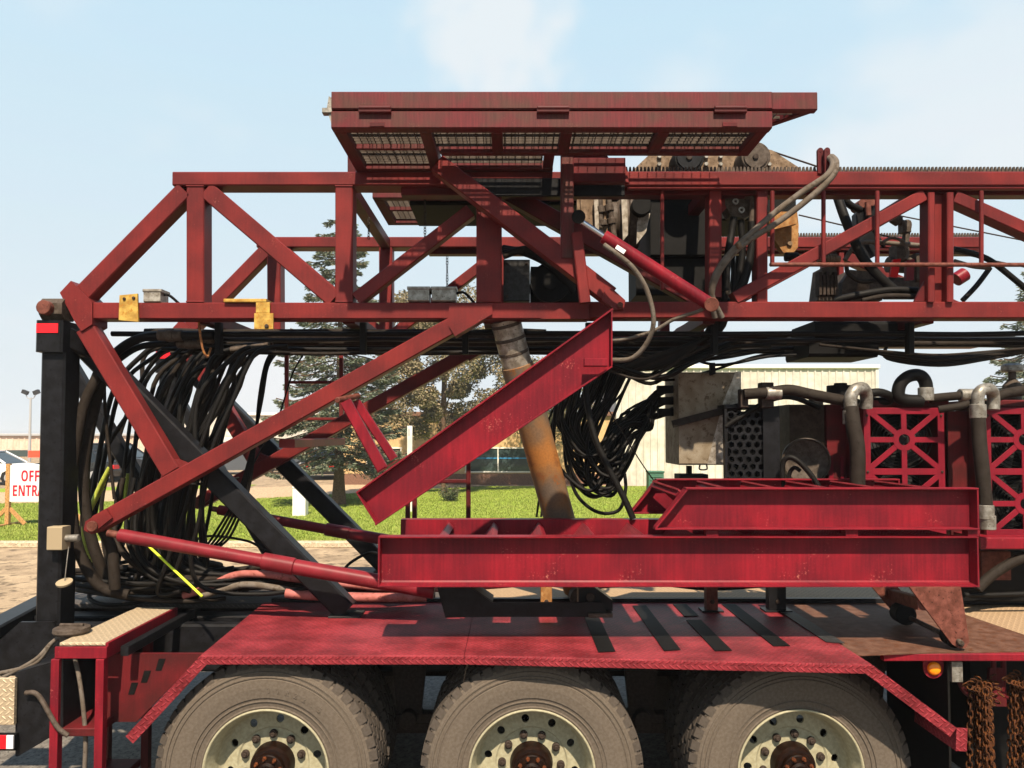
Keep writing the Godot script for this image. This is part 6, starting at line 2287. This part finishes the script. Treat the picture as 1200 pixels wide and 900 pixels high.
	# free loops in the tangle
	for q in [[[664, 545], [676, 580], [700, 600], [725, 598], [733, 575], [732, 555]], [[662, 520], [672, 556], [690, 578], [706, 580], [718, 562], [722, 545]], [[668, 560], [682, 574], [712, 572], [728, 556]]]:
		var pts2 := []
		for p in q:
			pts2.append([p[0], p[1], 4.7])
		hose("hose", pts2, 0.011, M.rubber, u, 6, 6).position -= L
	hose("heavy_cable", [[686, 432, 4.5], [688, 470, 4.5], [697, 512, 4.48], [715, 552, 4.46], [732, 585, 4.45], [742, 608, 4.44]], 0.019, M.rubber, u, 9, 6).position -= L
	hose("thin_cable", [[690, 440, 4.6], [712, 478, 4.6], [750, 540, 4.7], [775, 575, 4.8]], 0.004, M.rubber, u, 5, 6).position -= L
	for k in 2:
		hose("thin_cable", [[659, 470, 5.05], [646, 500, 5.05], [640, 560, 5.05], [634, 606, 5.05]], 0.008, M.rubber, u, 6, 5).position -= L + Vector3(0.03 * k, 0, 0)
	# swags under the chord, right of the channel
	var v := thing("hose_swags", "black hoses swagged under the lower chord above the grey cabinet", "hoses", P(770, 430, 4.6))
	L = v.position
	for k in 22:
		var d := r.randf_range(4.4, 5.0)
		var x0 := r.randf_range(690, 735)
		var x1 := r.randf_range(800, 905)
		var sag := r.randf_range(6, 36)
		var y0 := 404 + r.randf_range(-8, 24)
		var y1 := 396 + r.randf_range(-4, 22)
		hose("hose", [[x0 - 30, y0 - 6, d], [x0, y0 + sag * 0.35, d], [lerpf(x0, x1, 0.35), y0 + sag * 0.8, d], [lerpf(x0, x1, 0.65), y1 + sag * 0.7, d], [x1, y1, d], [x1 + 45, y1 - 2, d]], r.randf_range(0.008, 0.015), M.rubber if k % 4 else M.rubber_dusty, v, 7, 5).position -= L
	# drop hoses by the valve block down into the swags
	for k in 7:
		hose("hose", [[835 + 6 * k, 300, 4.38 + 0.03 * k], [838 + 5 * k, 335, 4.38 + 0.03 * k], [836 + 3 * k, 365, 4.42], [826 + 2 * k, 392, 4.44], [800 - 6 * k, 418, 4.46], [768 - 8 * k, 432, 4.5], [735 - 4 * k, 428, 4.55], [715, 420, 4.6]], 0.012 + 0.002 * (k % 3), M.rubber if k % 3 else M.rubber_dusty, v, 8, 5).position -= L
	# single grey hoses in front
	var s1 := thing("grey_hoses", "pair of sun-bleached grey hoses looped over the top chord lugs", "hoses", P(840, 352, 4.12))
	L = s1.position
	for k in 2:
		hose("hose", [[968 - 3 * k, 186, 4.2], [975 - 2 * k, 184 + 2 * k, 4.12], [980 - 4 * k, 192 + 2 * k, 4.05], [975 - 8 * k, 207, 4.03], [950 - 10 * k, 231 - 6 * k, 4.04], [915 - 8 * k, 258 - 8 * k, 4.06], [880 - 4 * k, 280 - 3 * k, 4.08], [858, 298 - 4 * k, 4.09], [842 - 3 * k, 320, 4.1], [834, 345, 4.14], [838 + 8 * k, 372, 4.2]], 0.017, M.rubber_grey, s1, 10, 6).position -= L
	var mb3 := MB.new()
	mb3.bar(P(864, 285, 4.06) - L, P(867, 291, 4.06) - L, 0.05, 0.02)
	obj("clamp", mb3, M.tan_steel, s1)
	var s2 := thing("cylinder_hose", "grey hose curving down from the platform cylinder past the channel", "hose", P(718, 425, 4.0))
	L = s2.position
	hose("hose", [[708, 287, 3.87], [722, 297, 3.85], [742, 314, 3.86], [758, 340, 3.88], [766, 375, 3.9], [758, 402, 3.95], [740, 420, 4.0], [716, 422, 4.05]], 0.013, M.rubber_grey, s2, 10, 6).position -= L
	hose("hose", [[826, 361, 3.93], [815, 366, 3.95], [790, 374, 4.0], [765, 388, 4.05], [730, 398, 4.1], [712, 398, 4.15]], 0.010, M.rubber_grey, s2, 9, 6).position -= L

# ------------------------------------------------------------------ trees, cars, sign and the rest
func leaf(mb: MB, p: Vector3, dir: Vector3, w: float, l: float, col: Color) -> void:
	mb.col = col
	var s := dir.cross(Vector3(r01(), r01(), r01())).normalized() * w * 0.5
	var n := s.cross(dir).normalized()
	var m := p + dir * l * 0.5
	var e := p + dir * l
	mb.tri(p, m - s, e, n, n, n)
	mb.tri(p, e, m + s, n, n, n)

func r01() -> float:
	return rng.randf_range(-1.0, 1.0)

func spruce(label: String, at: Vector3, h: float, rad: float, first: float, dens: float) -> void:
	var t := thing("spruce_tree", label, "tree", at, "spruces")
	var mb := MB.new()
	mb.lathe(Vector3.ZERO, Vector3.UP, [Vector2(0.17 * h / 9.0 + 0.06, 0), Vector2(0.14, h * 0.12), Vector2(0.09, h * 0.5), Vector2(0.02, h)], 10, true)
	obj("trunk", mb, M.bark, t)
	var br := MB.new()
	var lf := MB.new()
	lf.use_col = true
	var y := first
	while y < h * 0.985:
		var k := 1.0 - (y - first) / (h - first)
		var len := rad * (0.12 + 0.88 * pow(k, 0.8)) * (0.75 if y < first + 0.5 else 1.0)
		var n := 6 + int(3 * k)
		for i in n:
			var a := TAU * i / n + rng.randf() * 1.2 + y * 3.0
			var l := len * rng.randf_range(0.7, 1.08)
			var d := Vector3(cos(a), 0, sin(a))
			var p0 := Vector3(0, y + r01() * 0.12, 0)
			var pts := [p0, p0 + d * l * 0.4 + Vector3(0, -0.06 * l, 0), p0 + d * l * 0.75 + Vector3(0, -0.16 * l, 0), p0 + d * l + Vector3(0, -0.12 * l, 0)]
			var sm := smooth(pts, 3)
			br.tube(sm, 0.012 + 0.008 * k, 4, false)
			var cnt := int(l * 62 * dens)
			for j in cnt:
				var f := 0.16 + 0.84 * pow(rng.randf(), 0.8)
				var ix := f * (sm.size() - 1)
				var q: Vector3 = sm[int(ix)].lerp(sm[mini(int(ix) + 1, sm.size() - 1)], ix - int(ix))
				var side := Vector3(-d.z, 0, d.x) * (1.0 if rng.randf() < 0.5 else -1.0)
				var reach := rng.randf() * 0.22 * l * (1.1 - f)
				q += side * reach + Vector3(0, -rng.randf() * 0.10 - reach * 0.3, 0)
				var dir := (d * 0.8 + side * 0.7 + Vector3(r01() * 0.4, -0.25 + r01() * 0.35, r01() * 0.4)).normalized()
				var tone := rng.randf()
				var c := Color(0.075, 0.095, 0.065).lerp(Color(0.17, 0.19, 0.13), tone)
				if rng.randf() < 0.13:
					c = Color(0.16, 0.13, 0.08)
				leaf(lf, q, dir, 0.045, rng.randf_range(0.10, 0.19), c)
		y += rng.randf_range(0.20, 0.30)
	obj("limbs", br, M.bark, t)
	stuff(obj("crown", lf, M.leaf, t))

func broadleaf(label: String, at: Vector3, h: float, rx: float, base: float, ca: Color, cb: Color, count: int) -> void:
	var t := thing("broadleaf_tree", label, "tree", at, "trees on the lawn")
	var br := MB.new()
	br.tube(smooth([Vector3.ZERO, Vector3(0.05, base * 0.5, 0), Vector3(0.0, base, 0.05), Vector3(0.05, h * 0.6, 0)], 4), 0.10, 9)
	obj("trunk", br, M.bark, t)
	var limbs := MB.new()
	var clumps := []
	for i in 26:
		var a := TAU * i * 0.382
		var yy := lerpf(base, h * 0.93, (i + 0.5) / 26.0)
		var k := sin(PI * clampf((yy - base * 0.7) / (h - base * 0.7), 0.05, 0.97))
		var rr := rx * (0.35 + 0.65 * k) * rng.randf_range(0.55, 1.0)
		var e := Vector3(cos(a) * rr, yy + r01() * 0.2, sin(a) * rr)
		var s := Vector3(0, maxf(base * 0.6, yy - rr * 0.7), 0)
		limbs.tube(smooth([s, s.lerp(e, 0.5) + Vector3(0, 0.1, 0), e], 4), 0.022, 5, false)
		clumps.append([e, rng.randf_range(0.45, 0.8)])
		clumps.append([s.lerp(e, 0.6) + Vector3(r01(), r01(), r01()) * 0.2, rng.randf_range(0.35, 0.6)])
	obj("limbs", limbs, M.bark, t)
	var lf := MB.new()
	lf.use_col = true
	for j in count:
		var cl: Array = clumps[rng.randi() % clumps.size()]
		var v := Vector3(r01(), r01() * 0.8, r01())
		if v.length() > 1.0:
			continue
		var p: Vector3 = cl[0] + v * cl[1]
		var dir := Vector3(r01(), r01() * 0.6 - 0.2, r01()).normalized()
		var c := ca.lerp(cb, rng.randf())
		leaf(lf, p, dir, rng.randf_range(0.05, 0.08), rng.randf_range(0.08, 0.13), c)
	stuff(obj("crown", lf, M.leaf, t))

func car(label: String, at: Vector3, turn: float, paint: Material, suv: bool) -> void:
	var t := thing("parked_car", label, "car", at, "cars in the car park")
	t.rotation.y = turn
	var hh := 1.0 if not suv else 1.18
	var lw := 0.9
	# lower body outline along x, swept across z
	var body := PackedVector2Array([Vector2(-2.2, 0.28), Vector2(-2.25, 0.55), Vector2(-2.15, 0.86 * hh), Vector2(-1.5, 0.93 * hh), Vector2(0.9, 0.95 * hh), Vector2(1.9, 0.80 * hh), Vector2(2.2, 0.62 * hh), Vector2(2.25, 0.3), Vector2(1.75, 0.28), Vector2(1.65, 0.55), Vector2(1.35, 0.64), Vector2(1.05, 0.55), Vector2(0.95, 0.24), Vector2(-0.95, 0.24), Vector2(-1.05, 0.55), Vector2(-1.35, 0.64), Vector2(-1.65, 0.55), Vector2(-1.75, 0.28)])
	var mb := MB.new()
	mb.extrude(body, Vector3(0, 0, lw), Vector3(0, 0, -lw), Vector3.UP)
	obj("body", mb, paint, t)
	var top := 1.42 if not suv else 1.72
	var b := 0.93 * hh
	var x0 := -1.75 if not suv else -2.1
	mb = MB.new()
	var lo := [Vector3(x0, b, 0.86), Vector3(1.15, b, 0.86), Vector3(1.15, b, -0.86), Vector3(x0, b, -0.86)]
	var hi := [Vector3(x0 + (0.6 if not suv else 0.2), top, 0.66), Vector3(0.35, top, 0.66), Vector3(0.35, top, -0.66), Vector3(x0 + (0.6 if not suv else 0.2), top, -0.66)]
	for i in 4:
		var j := (i + 1) % 4
		var mid: Vector3 = (lo[i] + lo[j]) / 2.0 - Vector3(-0.3, b, 0)
		mb.face(lo[i], lo[j], hi[j], hi[i], mid + Vector3(0, 0.2, 0))
	obj("window_band", mb, M.car_glass, t)
	mb = MB.new()
	mb.plate(PackedVector3Array([hi[0] + Vector3(-0.03, 0, 0.03), hi[1] + Vector3(0.03, 0, 0.03), hi[2] + Vector3(0.03, 0, -0.03), hi[3] + Vector3(-0.03, 0, -0.03)]), Vector3(0, 0.05, 0))
	for i in 4:
		mb.bar(lo[i], hi[i] + Vector3(0, 0.01, 0), 0.07, 0.07)
	for x in [-0.45]:
		mb.bar(Vector3(x, b, 0.865), Vector3(x - 0.05, top, 0.67), 0.06, 0.08, Vector3(1, 0, 0))
		mb.bar(Vector3(x, b, -0.865), Vector3(x - 0.05, top, -0.67), 0.06, 0.08, Vector3(1, 0, 0))
	obj("roof", mb, paint, t)
	for x in [-1.35, 1.35]:
		for z in [1, -1]:
			var w := part("wheel", t)
			mb = MB.new()
			mb.cyl(Vector3(x, 0.33, z * 0.92), Vector3(x, 0.33, z * 0.70), 0.33, 20)
			obj("tyre", mb, M.car_tyre, w)
			mb = MB.new()
			mb.cyl(Vector3(x, 0.33, z * 0.93), Vector3(x, 0.33, z * 0.90), 0.2, 14)
			obj("rim", mb, M.car_wheel, w)
	for z in [0.6, -0.6]:
		mb = MB.new()
		mb.box(Vector3(-2.27, 0.62 * hh, z - 0.2), Vector3(-2.2, 0.80 * hh, z + 0.2), 0.02)
		obj("tail_light", mb, M.lamp_red, t)
		mb = MB.new()
		mb.box(Vector3(2.1, 0.56 * hh, z - 0.2), Vector3(2.24, 0.68 * hh, z + 0.2), 0.02)
		obj("headlight", mb, M.reflector_white, t)

func build_background() -> void:
	# trees
	spruce("tall spruce with a bare lower trunk standing on the lawn behind the ladder", G(397, 592), 9.2, 2.6, 1.3, 2.2)
	spruce("spruce whose top shows beyond the right end of the mast", Vector3(16.9, 0, -24.0), 7.6, 2.2, 1.2, 1.4)
	broadleaf("bronze-green broadleaf tree in front of the tan office wall", G(513, 578) + Vector3(0.2, 0, 0), 7.8, 3.1, 2.5, Color(0.12, 0.11, 0.055), Color(0.27, 0.21, 0.13), 78000)
	broadleaf("smaller bronze-green tree behind the rusty raising cylinder", Vector3(1.3, 0, -29.5), 5.4, 1.8, 2.6, Color(0.11, 0.11, 0.05), Color(0.24, 0.19, 0.12), 22000)
	# low shrub
	var sb := G(527, 588)
	var sh := thing("shrub", "small dark round shrub on the lawn below the office window", "shrub", sb)
	var lf := MB.new()
	lf.use_col = true
	var stems := MB.new()
	for i in 30:
		var d := Vector3(r01(), rng.randf_range(0.5, 1.3), r01()).normalized()
		var l := rng.randf_range(0.4, 0.62)
		stems.tube(PackedVector3Array([Vector3.ZERO, d * l]), 0.006, 4, false)
		for j in 26:
			leaf(lf, d * l * rng.randf_range(0.3, 1.0) + Vector3(r01(), r01(), r01()) * 0.06, Vector3(r01(), r01(), r01()).normalized(), 0.035, 0.09, Color(0.03, 0.05, 0.02).lerp(Color(0.10, 0.10, 0.05), rng.randf()))
	obj("stems", stems, M.bark, sh)
	stuff(obj("foliage", lf, M.leaf, sh))
	# office sign on timber feet
	var d := 17.8
	var sp := P(34, 610, d)
	var t := thing("office_sign", "white board reading OFFICE ENTRANCE in red on timber feet", "sign", Vector3(sp.x, 0, -d))
	var L := t.position
	var mb := MB.new()
	var a := P(12, 545, d)
	var b := P(12, 588, d)
	var wd := 1.375
	mb.box(Vector3(a.x - L.x, b.y, 0.02), Vector3(a.x - L.x + wd, a.y, 0.0), 0.004)
	obj("board", mb, M.sign_white, t)
	for x in [a.x - L.x - 0.03, a.x - L.x + wd + 0.03]:
		mb = MB.new()
		mb.box(Vector3(x - 0.045, 0.0, 0.045), Vector3(x + 0.045, a.y + 0.03, -0.045), 0.005)
		obj("post", mb, M.wood, t)
		for s in [-1, 1]:
			mb = MB.new()
			mb.bar(Vector3(x + s * 0.04, 0.42, -0.01 * s), Vector3(x + s * 0.40, 0.06, -0.01 * s), 0.04, 0.09)
			obj("foot_brace", mb, M.wood, t)
		mb = MB.new()
		mb.box(Vector3(x - 0.045, 0.0, 0.4), Vector3(x + 0.045, 0.07, -0.4), 0.005)
		obj("foot", mb, M.wood, t)
	var font := SystemFont.new()
	font.font_names = PackedStringArray(["Droid Sans"])
	font.font_weight = 700
	for q in [["OFFICE", 0.70, 0.81], ["ENTRANCE", 0.30, 1.2]]:
		var tm := TextMesh.new()
		tm.text = q[0]
		tm.font = font
		tm.font_size = 64
		tm.pixel_size = 0.0048
		tm.depth = 0.006
		var o := MeshInstance3D.new()
		o.name = "lettering"
		o.mesh = tm
		o.material_override = M.sign_red
		o.position = Vector3(a.x - L.x + wd / 2, lerpf(b.y, a.y, q[1]), 0.0235)
		var bb := tm.get_aabb().size
		o.scale = Vector3(q[2] / bb.x, 0.26 / bb.y, 1.0)
		t.add_child(o, true)
	# twin-head lamp post
	var lp := P(33, 600, 60.0)
	var lt := thing("lamp_post", "tall grey twin-headed car park lamp post", "lamp post", Vector3(lp.x, 0, -60))
	mb = MB.new()
	var ht := P(33, 466, 60.0).y
	mb.lathe(Vector3.ZERO, Vector3.UP, [Vector2(0.12, 0), Vector2(0.07, ht)], 10, true)
	obj("pole", mb, M.pole_grey, lt)
	for s in [-1, 1]:
		mb = MB.new()
		mb.tube(smooth([Vector3(0, ht - 0.1, 0), Vector3(s * 0.25, ht, 0), Vector3(s * 0.4, ht + 0.3, 0)], 4), 0.035, 6)
		obj("arm", mb, M.pole_grey, lt)
		mb = MB.new()
		mb.bar(Vector3(s * 0.25, ht + 0.35, 0), Vector3(s * 0.65, ht + 0.52, 0), 0.3, 0.3)
		obj("lamp_head", mb, M.box_charcoal, lt)
	# orange banner beyond the sign
	var op := P(40, 533, 55)
	var os := thing("orange_banner", "small orange-red banner by the warehouse behind the sign", "banner", Vector3(op.x, 0, -55))
	mb = MB.new()
	mb.box(P(33, 528, 55) - os.position, P(48, 536, 55) - os.position + Vector3(0, 0, -0.03), 0.005)
	obj("cloth", mb, M.sign_orange, os)
	for x in [33, 48]:
		mb = MB.new()
		var q := P(x, 527, 55) - os.position
		mb.cyl(Vector3(q.x, 0, -0.05), q + Vector3(0, 0, -0.05), 0.03, 8)
		obj("pole", mb, M.pole_grey, os)
	# green transformer box, white marker post
	var up := G(768, 578)
	var ub := thing("utility_box", "green ribbed utility box on the lawn below the metal hall", "utility box", up)
	var s0 := 880.0 / -up.z
	mb = MB.new()
	mb.box(Vector3(-0.28, 0, 0.2), Vector3(0.28, 24 / s0, -0.3), 0.03)
	obj("casing", mb, M.utility_green, ub)
	mb = MB.new()
	mb.box(Vector3(-0.3, 24 / s0, 0.23), Vector3(0.3, 26 / s0, -0.32), 0.02)
	obj("lid", mb, M.utility_green, ub)
	for i in 5:
		mb = MB.new()
		mb.box(Vector3(-0.22, 0.12 + 0.12 * i, 0.222), Vector3(0.22, 0.16 + 0.12 * i, 0.198), 0.006)
		obj("louvre", mb, M.utility_green, ub)
	var pp := thing("marker_post", "slim white marker post in front of the bronze-green tree", "post", Vector3(P(480, 560, 21).x, 0, -21))
	mb = MB.new()
	var pt := P(480, 499, 21).y
	mb.box(Vector3(-0.07, 0, 0.01), Vector3(0.07, pt, -0.02), 0.004)
	obj("stake", mb, M.siding_white, pp)
	mb = MB.new()
	mb.box(Vector3(-0.045, pt - 0.28, 0.013), Vector3(0.0, pt - 0.08, 0.0105), 0.001)
	obj("stripe", mb, M.pole_grey, pp)
	var bp := G(352, 605)
	var bx := thing("pale_pedestal", "pale square pedestal on the lawn behind the black brace", "pedestal", bp)
	mb = MB.new()
	mb.box(Vector3(-0.17, 0, 0.15), Vector3(0.17, 0.75, -0.15), 0.02)
	obj("body", mb, M.siding_white, bx)
	mb = MB.new()
	mb.box(Vector3(-0.18, 0.751, 0.16), Vector3(0.18, 0.79, -0.16), 0.01)
	obj("cap", mb, M.siding_white, bx)
	# cars
	car("white car parked beside the office sign", Vector3(P(-14, 560, 33).x, 0, -33), 0.1, M.car_white, false)
	car("black saloon parked behind the black A-frame", Vector3(P(92, 560, 35).x, 0, -35), PI - 0.1, M.car_black, false)
	car("black off-roader parked behind the hanging hoses", Vector3(P(136, 560, 36.5).x, 0, -36.5), 0.05, M.car_black, true)
	car("dark grey off-roader with red tail lights beyond the lane", Vector3(P(284, 560, 42).x, 0, -42), 0.35, M.car_grey, true)
	car("small dark saloon at the lane's end by the spruce", Vector3(P(330, 560, 46).x, 0, -46), 0.1, M.car_grey, false)
	car("black saloon half hidden behind the spruce trunk", Vector3(P(378, 560, 38).x, 0, -38), PI / 2 + 0.2, M.car_black, false)
